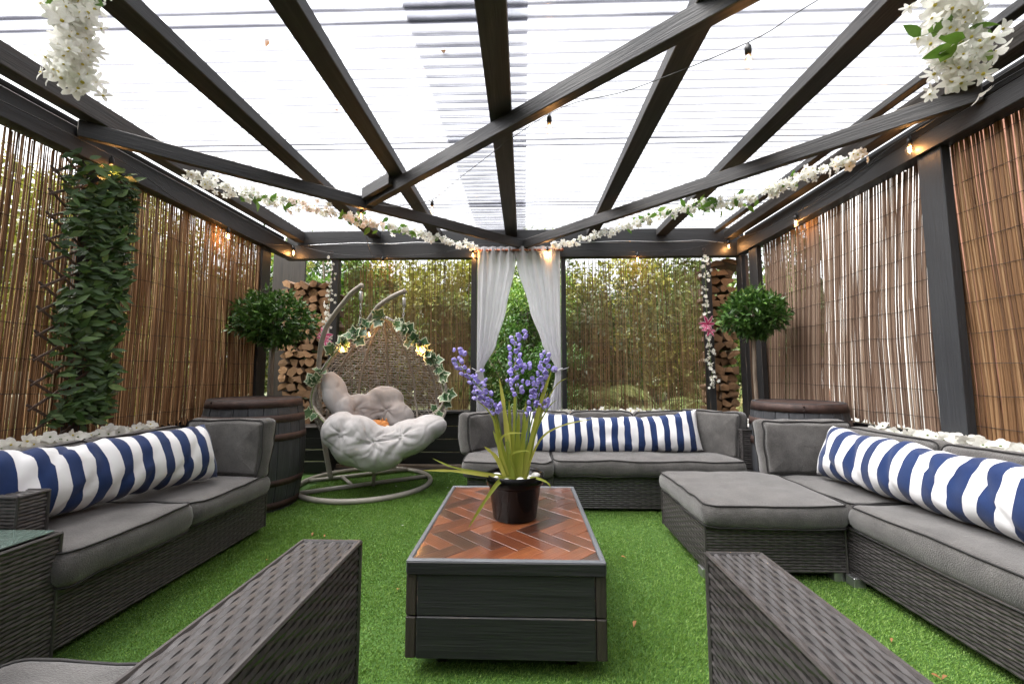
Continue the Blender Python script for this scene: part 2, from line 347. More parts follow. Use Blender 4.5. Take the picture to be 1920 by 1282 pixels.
# ------------------------------------------------------------------ wood, weave, cushion builders
def plank(name, p0, p1, w, h, mat, parent, up=V((0, 0, 1)), b=.004, label=None, group=None, cat=None):
    """board from p0 to p1 (centre line), w across, h along up; grain along its length"""
    p0 = V(p0); p1 = V(p1); t, s, u = frame(p1 - p0, up); L = (p1 - p0).length
    mb = MB(); mb.box(-L / 2, L / 2, -w / 2, w / 2, -h / 2, h / 2, b)
    wm = WORN.get(mat.name)
    if wm: mb.m = [0 if i % 6 < 2 and i < 18 else 1 for i in range(len(mb.f))]
    o = inst(name, mb.mesh(name, [mat, wm] if wm else mat), MX((p0 + p1) / 2, t, s, u), parent)
    if label: o['label'] = label
    return o

def frame(t, up=V((0, 0, 1))):
    t = V(t).normalized(); y = V(up).cross(t)
    if y.length < 1e-4: y = V((0, 1, 0)).cross(t)
    if y.length < 1e-4: y = V((1, 0, 0)).cross(t)
    y.normalize(); return t, y, t.cross(y).normalized()

def weave(mb, o, u, v, U, W, n, pitch=.014, stake=.04):
    o = V(o); u = V(u); v = V(v); n = V(n); k = max(1, round(W / pitch)); pitch = W / k
    seg = 3; nx = max(2, round(U / stake)) * seg; dx = U / nx; amp = .0019
    for j in range(k):
        c = o + v * (pitch * (j + .5)); vs = []; fs = []
        for i in range(nx + 1):
            off = amp * math.cos(PI * i / seg + PI * j)
            p = c + u * (dx * i) + n * (off + .003)
            vs += [p - v * (pitch * .51) - n * .0026, p + n * .0005, p + v * (pitch * .51) - n * .0026]
        for i in range(nx):
            a = 3 * i; b = a + 3; fs += [(a, b, b + 1, a + 1), (a + 1, b + 1, b + 2, a + 2)]
        if u.cross(v).dot(n) < 0: fs = [f[::-1] for f in fs]
        mb.add(vs, fs, 0)

def rattan_box(mb, x0, x1, y0, y1, z0, z1, faces, pitch=.014, stake=.04):
    """dark core with woven strands over the named faces; x X y Y Z = -X +X -Y +Y +Z; an l after Z runs the strands along Y"""
    e = .004; mb.box(x0 + e, x1 - e, y0 + e, y1 - e, z0, z1 - e, .002, 1)
    a = dict(pitch=pitch, stake=stake)
    if 'y' in faces: weave(mb, (x0, y0 + e, z0), (1, 0, 0), (0, 0, 1), x1 - x0, z1 - z0, (0, -1, 0), **a)
    if 'Y' in faces: weave(mb, (x0, y1 - e, z0), (1, 0, 0), (0, 0, 1), x1 - x0, z1 - z0, (0, 1, 0), **a)
    if 'x' in faces: weave(mb, (x0 + e, y0, z0), (0, 1, 0), (0, 0, 1), y1 - y0, z1 - z0, (-1, 0, 0), **a)
    if 'X' in faces: weave(mb, (x1 - e, y0, z0), (0, 1, 0), (0, 0, 1), y1 - y0, z1 - z0, (1, 0, 0), **a)
    if 'Z' in faces:
        if x1 - x0 > y1 - y0: weave(mb, (x0, y0, z1 - e), (1, 0, 0), (0, 1, 0), x1 - x0, y1 - y0, (0, 0, 1), **a)
        else: weave(mb, (x0, y0, z1 - e), (0, 1, 0), (1, 0, 0), y1 - y0, x1 - x0, (0, 0, 1), **a)
    r = .006
    for (xa, ya) in ((x0, y0), (x1, y0), (x0, y1), (x1, y1)):
        mb.tube([(xa, ya, z0), (xa, ya, z1)], r, 6, 0)
    for p, q in (((x0, y0), (x1, y0)), ((x1, y0), (x1, y1)), ((x1, y1), (x0, y1)), ((x0, y1), (x0, y0))):
        mb.tube([(*p, z1 - .002), (*q, z1 - .002)], r, 6, 0)

def rrect(sx, sy, r, k=5, e=7):
    sx = max(sx, .002); sy = max(sy, .002); r = max(min(r, sx / 2 - .0005, sy / 2 - .0005), .0002); pts = []
    cs = ((sx / 2 - r, sy / 2 - r, 0), (-sx / 2 + r, sy / 2 - r, PI / 2), (-sx / 2 + r, -sy / 2 + r, PI), (sx / 2 - r, -sy / 2 + r, 1.5 * PI))
    for q, (cx, cy_, a0) in enumerate(cs):
        arc = [(cx + r * math.cos(a0 + i * PI / 2 / k), cy_ + r * math.sin(a0 + i * PI / 2 / k)) for i in range(k + 1)]
        pts += arc; nx = cs[(q + 1) % 4]; b0 = arc[-1]; b1 = (nx[0] + r * math.cos(nx[2]), nx[1] + r * math.sin(nx[2]))
        for i in range(1, e): pts.append((b0[0] + (b1[0] - b0[0]) * i / e, b0[1] + (b1[1] - b0[1]) * i / e))
    return pts

def cushion(parent, name, c, size, R=None, puff=.02, bulge=.012, rc=.05, wr=.008, seed=0, sag=0., mat=None, pipes=True, loc=None):
    sx, sy, sz = size; h = sz / 2; R = R or Matrix.Identity(4); c = V(c); half = min(sx, sy) / 2
    prof = []; puff *= .65
    for t in (1., .82, .6, .38, .2, .08): prof.append((half * t * .985, -h - puff * .3 * t))
    prof += [(.02, -h), (.006, -h * .93), (-bulge * .6, -h * .55), (-bulge, 0), (-bulge * .6, h * .55), (.006, h * .93), (.02, h)]
    for t in (.08, .2, .38, .6, .82, 1.): prof.append((half * t * .985, h + puff * (1 - (1 - t) ** 2) - sag * t * t))
    sd = V((seed * 7.3, seed * 3.1, 0))
    def place(x, y, z):
        p = V((x, y, z)); q = p * 5 + sd
        d = noise.noise_vector(q) * wr * 1.6 + noise.noise_vector(q * 3.1) * wr * .7
        if abs(z) < h * 1.01: d = d + V((0, 0, .3 * wr * noise.noise(V((x * 22, y * 22, seed)))))
        return c + R @ (p + d)
    mb = MB(); rings = []
    for ins, z in prof: rings.append([place(x, y, z) for x, y in rrect(sx - 2 * ins, sy - 2 * ins, rc - ins * .6)])
    n = len(rings[0]); vs = [p for r in rings for p in r]; fs = []
    for i in range(len(rings) - 1):
        for j in range(n): fs.append((i * n + j, i * n + (j + 1) % n, (i + 1) * n + (j + 1) % n, (i + 1) * n + j))
    fs += [tuple(range(n))[::-1], tuple((len(rings) - 1) * n + j for j in range(n))]
    mb.add(vs, fs)
    o = mb.build(name, mat or M['fabric'], parent, True, loc=loc)
    if pipes:
        pb = MB()
        for zz in (h * .96, -h * .96):
            pb.tube([place(x, y, zz) for x, y in rrect(sx - .006, sy - .006, rc)], .0042, 5, closed=True)
        pb.build('piping', M['piping'], o, True)
    return o

def pillow_bolster(name, label, p0, p1, up, H, T, stripes, seed, sagz=0., group='striped bolster cushions on the sofas', first_white=True, endout=.0):
    """long striped pillow from p0 to p1; up = direction of its tall axis"""
    p0 = V(p0); p1 = V(p1); ax = (p1 - p0).normalized(); up = (V(up) - ax * V(up).dot(ax)).normalized(); side = ax.cross(up)
    per = 5; nr = stripes * per + 1; nc = 40; mb = MB(); vs = []
    sd = V((seed * 11.7, 0, 0))
    for i in range(nr):
        t = i / (nr - 1); e = 2 * t - 1
        th = T * max(0.0, 1 - abs(e) ** 7) ** .5 * (1 + .1 * noise.noise(V((t * 5, seed, 0)))) + .004
        hh = H * (1 - .13 * (1 - abs(e) ** 3)) * (1 + .05 * noise.noise(V((t * 4, seed, 3))))
        hh *= 1 - .1 * max(0, abs(e) - .93) / .07 * 0
        base = p0.lerp(p1, t) + V((0, 0, -sagz * (1 - e * e)))
        for j in range(nc):
            a = 2 * PI * j / nc; ca = math.cos(a); sa = math.sin(a)
            x = math.copysign(abs(ca) ** .8, ca) * hh; y = math.copysign(abs(sa) ** .9, sa) * th
            tw = .02 * abs(ca) ** 4 * e * abs(e) ** 3
            p = base + up * x + side * y + ax * tw
            q = V((t * (p1 - p0).length, ca * H, sa * T)) * 6 + sd
            d = noise.noise_vector(q) * .012 + noise.noise_vector(q * 2.3) * .007
            cr = abs(noise.noise(V((q.x * .7 + q.y * .5, q.y * .3, seed)))); d -= (up * x + side * y).normalized() * (.014 * max(0, 1 - cr * 6))
            vs.append(p + d * (1 - .5 * abs(e) ** 8))
    fs = []; ms = []
    for i in range(nr - 1):
        for j in range(nc):
            fs.append((i * nc + j, i * nc + (j + 1) % nc, (i + 1) * nc + (j + 1) % nc, (i + 1) * nc + j)); ms.append((i // per + (0 if first_white else 1)) % 2)
    fs += [tuple(range(nc))[::-1], tuple((nr - 1) * nc + j for j in range(nc))]; ms += [ms[0], ms[-1]]
    mb.v = [tuple(p) for p in vs]; mb.f = fs; mb.m = ms
    b = (p0 + p1) / 2 - V((0, 0, H))
    o = mb.build(name, [M['white'], M['blue']], None, True, loc=b)
    return tag(o, label, 'cushion', group)

# ------------------------------------------------------------------ ground and turf
mb = MB(); mb.add([(-90, -60, -.03), (90, -60, -.03), (90, 130, -.03), (-90, 130, -.03)], [(0, 1, 2, 3)])
tag(mb.build('garden_ground', M['soil'], loc=(0, 0, -.03)), kind='structure')
mb = MB(); mb.add([(-2.75, -1.5, 0), (2.5, -1.5, 0), (2.5, 5.0, 0), (-2.75, 5.0, 0)], [(0, 1, 2, 3)])
tag(mb.build('turf_floor', M['turfbase'], loc=(0, 0, 0)), kind='structure')

def turf():
    n = 800000
    x = RNG.uniform(-2.05, 2.0, n); y = RNG.uniform(.7, 4.95, n)
    keep = RNG.random(n) < np.clip(2.6 / (y + .3) ** 1.1, .25, 1)
    keep &= ~((x > -.41) & (x < .27) & (y > 1.72) & (y < 2.6)) & ~((x > 1.02) & (y > 2.47) & (y < 3.1)) & ~((x > -.36) & (y > 3.6) & (y < 4.9)) & ~((x < -1.88) & (y < 3.0)) & ~((x > 1.8) & (y < 3))
    x = x[keep]; y = y[keep]; n = len(x)
    a = RNG.uniform(0, 2 * PI, n); h = RNG.uniform(.007, .015, n); wd = RNG.uniform(.0012, .0021, n) * (1 + .35 * np.clip(y - 1.5, 0, 3))
    h *= .8 + .28 * np.sin(x * 2.3 + 1.7 * np.sin(y * 1.9)) * np.cos(y * 2.9 + x) + .12 * np.sin(x * 9 + y * 5) * np.sin(y * 11)
    la = np.where(RNG.random(n) < .65, RNG.normal(-.6, .9, n), RNG.uniform(0, 2 * PI, n)); ll = RNG.uniform(.15, 1.15, n) * h
    px, py = np.cos(a) * wd, np.sin(a) * wd; z0 = np.full(n, .001)
    v = np.stack([np.stack([x - px, y - py, z0], 1), np.stack([x + px, y + py, z0], 1), np.stack([x + np.cos(la) * ll, y + np.sin(la) * ll, h], 1)], 1)
    me = npmesh('turf_grass', v.reshape(-1, 3), np.arange(3 * n).reshape(-1, 3), M['turf'])
    tag(npobj('turf_grass', me), 'short bright green artificial turf across the floor', 'turf', kind='stuff')
turf()

# ------------------------------------------------------------------ pergola
PG = thing('pergola', 'dark painted timber pergola with clear corrugated roof over the seating', 'pergola', (0, 2.5, 0))
C, B, P = M['char'], M['beam'], M['post']
Y0 = -1.4
# wall plates and back beams
plank('beam', (-2.72, Y0, 2.48), (-2.72, 4.74, 2.48), .1, .16, C, PG)
plank('beam', (2.43, Y0, 2.455), (2.43, 4.74, 2.455), .1, .11, C, PG)
plank('beam', (2.435, Y0, 2.545), (2.435, 4.74, 2.545), .1, .066, C, PG)
plank('beam', (-2.78, 4.83, 2.485), (2.5, 4.83, 2.485), .1, .165, C, PG)
plank('beam', (-2.78, 4.86, 2.655), (2.5, 4.86, 2.655), .1, .165, C, PG)
# rafters
for x, wd in ((-1.715, .13), (-.995, .12), (-.13, .135), (.79, .12), (1.585, .125)):
    plank('rafter', (x, Y0, 2.66), (x - .015, 4.86 if abs(x) > 2 else 4.80, 2.685), wd, .075, B, PG)
plank('rafter', (-2.615, Y0, 2.665), (-2.615, 4.8, 2.665), .1, .12, M['brownwood'], PG)
plank('rafter', (2.19, Y0, 2.70), (2.19, 4.8, 2.70), .06, .045, B, PG)
plank('rafter', (2.31, Y0, 2.635), (2.31, 4.78, 2.635), .1, .1, M['brownwood'], PG)
# diagonal braces lying under the rafters
plank('brace', (-2.67, 2.36, 2.55), (-.03, 4.76, 2.55), .045, .1, B, PG)
plank('brace', (2.38, 2.16, 2.545), (.0, 4.76, 2.545), .045, .1, B, PG)
plank('brace', (-1.47, 3.66, 2.57), (1.22, 1.28, 2.60), .06, .1, B, PG)
plank('splice_block', (-1.37, 3.50, 2.615), (-1.05, 3.22, 2.62), .045, .1, B, PG)
plank('wedge', (-.2, 2.63, 2.628), (-.06, 2.5, 2.628), .05, .035, M['deckwood'], PG)
# posts
for (x0, x1, y0, y1) in ((-2.235, -2.15, 4.80, 4.88), (-.605, -.545, 4.80, 4.88), (.425, .475, 4.80, 4.88), (2.045, 2.115, 4.80, 4.9), (2.42, 2.5, 4.74, 4.86)):
    plank('post', ((x0 + x1) / 2, (y0 + y1) / 2, 0), ((x0 + x1) / 2, (y0 + y1) / 2, 2.40), y1 - y0, x1 - x0, C, PG, up=V((1, 0, 0)))
for (x, y) in ((2.43, 2.50), (2.43, .75), (2.43, 4.47), (-2.74, 4.34), (-2.765, 2.56)):
    plank('post', (x, y, 0), (x, y, 2.40), .15, .055, P if x > 0 and y < 3 else C, PG, up=V((1, 0, 0)))
plank('board', (-3.02, 5.32, .4), (-3.02, 5.32, 2.72), .03, .42, M['brownwood'], PG, up=V((1, 0, 0)))
# corrugated roof sheets
def sheet(x0, x1, y0, y1, z):
    pitch = .076; nx = 3; ny = int((y1 - y0) / pitch * 10); ys = np.linspace(y0, y1, ny + 1); zs = z + .011 * np.cos(2 * PI * ys / pitch); xs = np.linspace(x0, x1, nx)
    if x1 > 1: nx = 4; xs = np.array([x0, -.02, .03, x1])
    v = np.stack(np.meshgrid(xs, ys), -1).reshape(-1, 2); vv = np.column_stack([v, np.repeat(zs, nx)])
    f = [(j * nx + i, j * nx + i + 1, (j + 1) * nx + i + 1, (j + 1) * nx + i) for j in range(ny) for i in range(nx - 1)]
    me = npmesh('roof_sheet', vv, f, M['roof'], True); at = me.attributes.new('rib_shade_dirt', 'FLOAT', 'POINT')
    val = np.repeat(np.clip(-np.cos(2 * PI * ys / pitch), 0, 1) ** 3, nx) + np.tile(np.array([.28, .28, 0, 0] if nx == 4 else [0.] * nx), ny + 1)  # valleys darkened as painted rib shade; constant offset is dirt in the overlap
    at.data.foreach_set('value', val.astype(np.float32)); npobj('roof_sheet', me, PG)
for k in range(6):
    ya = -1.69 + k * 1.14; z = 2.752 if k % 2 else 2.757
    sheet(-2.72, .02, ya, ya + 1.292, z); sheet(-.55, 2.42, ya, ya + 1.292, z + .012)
# gutters outside the eaves
for x in (-2.86, 2.56):
    mb = MB()
    pr = [(x - .055, .07), (x - .052, .03), (x - .03, .004), (x, 0), (x + .03, .004), (x + .052, .03), (x + .055, .07)]
    mb.grid(lambda u, v: V((pr[round(u * 6)][0], Y0 + v * 6.2, 2.60 + pr[round(u * 6)][1])), 7, 12)
    mb.build('gutter', M['black'], PG, True)

# ------------------------------------------------------------------ dark timber dwarf walls behind the sofas
def boards(name, label, p0, p1, z0, z1, nb, nrm, loc, ledge=True):
    t = thing(name, label, 'wall', loc); p0 = V(p0); p1 = V(p1); hb = (z1 - z0) / nb
    for k in range(nb):
        z = z0 + hb * (k + .5); d = V(nrm) * (random.uniform(-.002, .003))
        plank('board', (p0.x + d.x, p0.y + d.y, z), (p1.x + d.x, p1.y + d.y, z), .025, hb - .006, C, t)
    if ledge: plank('ledge', (p0.x + nrm[0] * .03, p0.y + nrm[1] * .03, z1 + .02), (p1.x + nrm[0] * .03, p1.y + nrm[1] * .03, z1 + .02), .15, .03, C, t)
    return t
boards('dwarf_wall', 'low dark timber wall with ledge under the back reed screens', (-2.13, 4.93, 0), (2.04, 4.93, 0), .05, .63, 4, (0, -1, 0), (0, 4.93, 0))
boards('dwarf_wall', 'low dark timber wall along the ivy trellis side, behind the sofa', (-2.79, -1.4, 0), (-2.79, 4.3, 0), .02, .74, 5, (1, 0, 0), (-2.79, 2.4, 0), False)
boards('dwarf_wall', 'low dark timber wall on the white house side, behind the corner sofa', (2.55, -1.4, 0), (2.55, 4.6, 0), .02, .72, 5, (-1, 0, 0), (2.55, 2.4, 0), False)
# timber edging between turf and back wall
t = thing('timber_edging', 'bare wooden edging strip along the turf under the egg chair', 'edging', (-1.2, 4.9, 0))
plank('edge_board', (-2.15, 4.905, .03), (-.3, 4.905, .03), .03, .06, M['deckwood'], t)
plank('gravel_board', (-2.15, 4.92, .012), (-.3, 4.92, .012), .2, .024, M['brownwood'], t)

# ------------------------------------------------------------------ reed screens
def reed_screen(label, o, u, nrm, L, z0, z1, dia, pitch, mat, wires, seed, bend=0., lean=0., ragged=.02, skip=None, bunch=0.):
    rg = random.Random(seed); o = V(o); u = V(u); nrm = V(nrm)
    t = thing('reed_screen', label, 'reed screen', o + u * (L / 2) + V((0, 0, z0)), 'split reed screens around the pergola')
    mb = MB(); x = 0.; H = z1 - z0
    while x < L:
        d = dia * rg.uniform(.65, 1.45); zt = z1 + rg.uniform(-ragged, 0); zb = z0 + rg.uniform(-ragged, ragged)
        if skip and skip(x, rg): x += pitch; continue
        ph = rg.uniform(0, 6.28); am = rg.uniform(.001, .006); ln = rg.gauss(0, .006); off = rg.uniform(-.004, .004); pts = []
        for k in range(7):
            f = k / 6; z = zb + (zt - zb) * f
            s = x + lean * (1 - f) + bend * math.sin(f * 3.3 + 1.3 * x) + am * math.sin(ph + f * 5) + ln * (f - .5) + bunch * noise.noise(V((x * 6, f * 1.6, seed)))
            q = o + u * s + nrm * (off + .012 * noise.noise(V((x * 2.5, f * 2, seed + 9)))); pts.append(V((q.x, q.y, z)))
        mb.tube(pts, [d * .5 * (1 - .25 * k / 6) for k in range(7)], 5, 0, cap=False)
        x += pitch * rg.uniform(.75, 1.3)
    r = mb.build('reeds', mat, t, True); r['kind'] = 'stuff'
    for k in range(wires):
        z = z0 + H * (k + .5) / wires; n = max(4, int(L / .09)); wb = MB()
        wb.tube([o + u * (L * i / n) + nrm * (.007 + .004 * (i % 2)) + V((0, 0, z - o.z + .014 * noise.noise(V((i * .35, k, seed))))) for i in range(n + 1)], .0016, 4)
        wb.build('tie_wire', M['wire'], t)
    return t
reed_screen('golden brown reed screen beside the leaf trellis, towards the egg chair', (-2.745, 2.62, 0), (0, 1, 0), (1, 0, 0), 1.74, .70, 2.42, .0080, .0062, M['reed'], 9, 1, .012, .0, .03)
reed_screen('nearest golden reed screen, the gap-toothed one before the leaf trellis', (-2.745, -1.4, 0), (0, 1, 0), (1, 0, 0), 4.0, .70, 2.40,   .0094, .0080, M['reed'], 9, 2, .008)
reed_screen('thin dark reed screen behind the egg chair', (-2.13, 4.905, 0), (1, 0, 0), (0, -1, 0), 1.53, .67, 2.41, .0058, .0084, M['reed_back'], 8, 3, .01, bunch=.008)
reed_screen('thin dark reed screen between the curtains and the hanging blossom string', (.49, 4.905, 0), (1, 0, 0), (0, -1, 0), 1.56, .67, 2.41, .0058, .0085, M['reed_back'], 8, 4, .006, bunch=.008)
reed_screen('brown reed screen in front of the white house wall', (2.475, 2.50, 0), (0, 1, 0), (-1, 0, 0), 1.9, .74, 2.42, .0098, .0092, M['reed_pale'], 10, 5, .03, .06, bunch=.02)
reed_screen('nearest brown reed screen beyond the wide grey post', (2.475, -1.4, 0), (0, 1, 0), (-1, 0, 0), 3.90, .72, 2.42, .0108, .0080, M['reed'], 10, 6, .02, bunch=.003)
reed_screen('narrow strip of dark reed in the corner by the log stack', (2.47, 4.53, 0), (0, 1, 0), (-1, 0, 0), .2, .5, 2.4, .0065, .0085, M['reed_dark'], 8, 8)

reed_screen('golden reed screen added out of view behind the camera to cut sky light', (-2.6, -1.45, 0), (1, 0, 0), (0, 1, 0), 5.0, .02, 2.42, .008, .0085, M['reed'], 8, 12)  # unseen screen added to keep front sky light off the table
for x in (-2.7, -.1, 2.43): plank('post', (x, -1.38, 0), (x, -1.38, 2.40), .1, .1, C, PG, up=V((1, 0, 0)))  # unseen posts added along with the light-blocking screen

# ------------------------------------------------------------------ coffee table
TX0, TX1, TY0, TY1 = -.437, .297, 1.627, 2.66
t = thing('coffee_table', 'low dark plank coffee table with a varnished herringbone wood top', 'coffee table', (-.07, 2.14, 0))
def clip(poly, x0, x1, y0, y1):
    for ax, s, lim in ((0, 1, x0), (0, -1, x1), (1, 1, y0), (1, -1, y1)):
        out = []
        for i in range(len(poly)):
            a, b = poly[i], poly[(i + 1) % len(poly)]; da = s * (a[ax] - lim); db = s * (b[ax] - lim)
            if da >= 0: out.append(a)
            if (da >= 0) != (db >= 0):
                q = da / (da - db); out.append((a[0] + (b[0] - a[0]) * q, a[1] + (b[1] - a[1]) * q))
        poly = out
        if not poly: return []
    return poly
def herringbone(par, x0, x1, y0, y1, z, L=.231, W=.072):
    c45 = math.sqrt(.5); g = .0006; n = 0
    for i in range(-14, 15):
        for j in range(-6, 7):
            for kind in (0, 1):
                ox = i * W + j * L; oy = i * W - j * L
                r = (ox, oy, ox + L, oy + W) if kind == 0 else (ox + L, oy + W - L, ox + L + W, oy + W)
                q = [(r[0] + g, r[1] + g), (r[2] - g, r[1] + g), (r[2] - g, r[3] - g), (r[0] + g, r[3] - g)]
                R = lambda p: (c45 * (p[0] + p[1]) + x0 + .02, c45 * (p[1] - p[0]) + y0 + .24)
                pl = clip([R(p) for p in q], x0, x1, y0, y1)
                if len(pl) < 3: continue
                ar = abs(sum(pl[k][0] * pl[(k + 1) % len(pl)][1] - pl[(k + 1) % len(pl)][0] * pl[k][1] for k in range(len(pl)))) / 2
                if ar < 6e-5: continue
                cx = sum(p[0] for p in pl) / len(pl); cy_ = sum(p[1] for p in pl) / len(pl); zz = z + random.uniform(-.0008, .0008)
                d = (c45, -c45) if kind == 0 else (c45, c45); e = (-d[1], d[0])
                loc = [((p[0] - cx) * d[0] + (p[1] - cy_) * d[1], (p[0] - cx) * e[0] + (p[1] - cy_) * e[1]) for p in pl]
                m = MB(); k = len(loc)
                if sum(loc[a][0] * loc[(a + 1) % k][1] - loc[(a + 1) % k][0] * loc[a][1] for a in range(k)) < 0: loc = loc[::-1]
                ins = [(p[0] - math.copysign(min(.0012, abs(p[0]) * .3), p[0]), p[1] - math.copysign(min(.0012, abs(p[1]) * .3), p[1])) for p in loc]
                vs = [(p[0], p[1], -.012) for p in loc] + [(p[0], p[1], -.001) for p in loc] + [(p[0], p[1], 0) for p in ins]
                fs = [tuple(range(k))[::-1], tuple(2 * k + a for a in range(k))]
                for lv in (0, 1):
                    for a in range(k): fs.append((lv * k + a, lv * k + (a + 1) % k, (lv + 1) * k + (a + 1) % k, (lv + 1) * k + a))
                m.add(vs, fs)
                inst('wood_block', m.mesh('wood_block', M['block']), MX(V((cx, cy_, zz)), V((d[0], d[1], 0)), V((e[0], e[1], 0)), V((0, 0, 1))), par); n += 1
    return n
herringbone(t, TX0 + .022, TX1 - .022, TY0 + .022, TY1 - .022, .409)
mb = MB(); mb.box(TX0 + .03, TX1 - .03, TY0 + .03, TY1 - .03, .1, .396); mb.build('core', C, t)
zt = .4125
for (a, b) in (((TX0 + .01, TY0, 0), (TX0 + .01, TY1, 0)), ((TX1 - .01, TY0, 0), (TX1 - .01, TY1, 0))):
    plank('trim_board', (a[0], a[1] + .0215, .388), (b[0], b[1] - .0215, .388), .02, .0485, M['trim'], t)
plank('trim_board', (TX0, TY0 + .0105, .388), (TX1, TY0 + .0105, .388), .02, .0485, M['trim'], t)
plank('trim_board', (TX0, TY1 - .0105, .388), (TX1, TY1 - .0105, .388), .02, .0485, M['trim'], t)
mb = MB(); mb.box(TX0 + .004, TX1 - .004, TY0 - .006, TY0 - .0005, .363, .407, .002); mb.build('trim_face', C, t)  # charcoal cover keeps the painted sky reflection off the front edge
for y in (TY0 + .0135, TY1 - .0135):
    plank('plank', (TX0 + .041, y, .289), (TX1 - .041, y, .289), .021, .147, C, t)
    plank('plank', (TX0 + .041, y - .001, .141), (TX1 - .041, y - .001, .141), .021, .145, C, t)
for x in (TX0 + .012, TX1 - .012):
    for z, h in ((.289, .147), (.141, .145)):
        for ya, yb in ((TY0 + .045, TY1 - .045),): plank('plank', (x, ya, z), (x, yb, z), .021, h, C, t)
for x in (TX0 + .02, TX1 - .02):
    for y in (TY0 + .022, TY1 - .022):
        for z, h in ((.289, .146), (.1405, .143)): plank('corner_block', (x, y, z - h / 2), (x, y, z + h / 2), .0375, .038, M['brownwood'], t, up=V((1, 0, 0)))
for x in (TX0 + .12, TX1 - .12):
    for y in (TY0 + .12, TY1 - .12):
        mb = MB(); mb.lathe([(.012, .1), (.012, .05), (.03, .045), (.032, .02), (.028, .001)], (x, y, 0), 12); mb.build('foot', M['black'], t, True)

# ------------------------------------------------------------------ potted plant on the table
PX, PY, PZ = -.047, 2.11, .411
t = thing('potted_plant', 'glossy black pot with sword leaves and lavender bell flowers on the coffee table', 'potted plant', (PX, PY, PZ))
mb = MB(); mb.lathe([(.099, 0), (.103, .004), (.124, .15), (.127, .152), (.136, .158), (.142, .205), (.137, .207), (.131, .2), (.126, .17), (.001, .165)], (PX, PY, PZ), 40); mb.build('pot', M['pot'], t, True)
mb = MB(); mb.lathe([(.128, .168), (.07, .176), (.001, .178)], (PX, PY, PZ), 20); mb.build('soil', M['soil'], t, True)
def pebble_bm(c, r, rg):
    m = MB(); s = [rg.uniform(.7, 1.3) for _ in range(3)]; q = rg.uniform(0, 9)
    m.grid(lambda u, v: V((c[0] + r * s[0] * math.sin(PI * v) * math.cos(2 * PI * u) * (1 + .25 * noise.noise(V((u * 3 + q, v * 3, 0)))), c[1] + r * s[1] * math.sin(PI * v) * math.sin(2 * PI * u), c[2] - r * .7 * s[2] * math.cos(PI * v))), 10, 7, closeu=True)
    return m
rg = random.Random(3)
for a, d in ((3.6, .1), (2.9, .09), (5.6, .095), (.1, .1), (4.3, .105), (5.0, .1)):
    pebble_bm((PX + d * math.cos(a), PY + d * math.sin(a), PZ + .19), .02, rg).build('pebble', M['pebble'], t, True)
def bladepart(pts, wd, par, name='leaf', mat=None, fold=.25):
    """strap leaf along pts"""
    pts = [V(p) for p in pts]
    # densify
    q = []
    for i in range(len(pts) - 1):
        p0 = pts[max(i - 1, 0)]; p1 = pts[i]; p2 = pts[i + 1]; p3 = pts[min(i + 2, len(pts) - 1)]
        for k in range(5):
            s = k / 5; q.append(.5 * ((2 * p1) + (p2 - p0) * s + (2 * p0 - 5 * p1 + 4 * p2 - p3) * s * s + (3 * p1 - p0 - 3 * p2 + p3) * s ** 3))
    q.append(pts[-1]); n = len(q); m = MB(); vs = []; sd0 = None; wd *= .72
    for i, p in enumerate(q):
        tt = (q[min(i + 1, n - 1)] - q[max(i - 1, 0)]).normalized()
        s = tt.cross(V((.2, -1, .15))).normalized()
        if sd0 is not None and s.dot(sd0) < 0: s = -s
        sd0 = s; nn = s.cross(tt); f = i / (n - 1); ww = wd * (.55 + .6 * math.sin(PI * min(1, f * 1.25 + .12)) if f < .7 else 1.0) * (1 if f < .6 else max(.02, 1 - ((f - .6) / .4) ** 1.6)) * .5
        vs += [p - s * ww + nn * ww * fold, p, p + s * ww + nn * ww * fold]
    fs = []
    for i in range(n - 1): a = 3 * i; fs += [(a, a + 1, a + 4, a + 3), (a + 1, a + 2, a + 5, a + 4)]
    m.add(vs, fs); return m.build(name, mat or M['blade'], par, True)
def pl(dx, dy, dz): return (PX + dx, PY + dy, PZ + dz)
base = .17
for tip, wd, b in (((-.075, -.02, .66), .035, (-.02, 0)), ((-.11, .03, .52), .034, (-.05, .01)), ((.0, .02, .6), .036, (.0, .0)), ((.055, .01, .55), .034, (.03, -.01)),
                   ((.18, -.03, .7), .034, (.05, 0)), ((.17, .05, .6), .022, (.05, .02)), ((-.15, .04, .6), .022, (-.05, -.01)), ((-.1, -.05, .46), .03, (-.03, -.02)), ((.02, -.04, .5), .036, (.01, -.02)),
                   ((.1, -.03, .44), .03, (.04, -.02)), ((-.05, .0, .4), .034, (-.01, -.03)), ((.1, .03, .4), .026, (.05, 0)), ((-.11, .05, .4), .022, (-.05, 0)), ((.07, .05, .48), .03, (.02, .02)), ((-.03, .05, .55), .03, (-.02, .03)), ((.045, -.05, .38), .03, (.02, -.03))):
    bx, by = b; bladepart([pl(bx, by, base), pl(bx + (tip[0] - bx) * .25, by + (tip[1] - by) * .3, base + (tip[2] - base) * .36), pl(bx + (tip[0] - bx) * .58, by + (tip[1] - by) * .6, base + (tip[2] - base) * .7), pl(*tip)], wd, t)
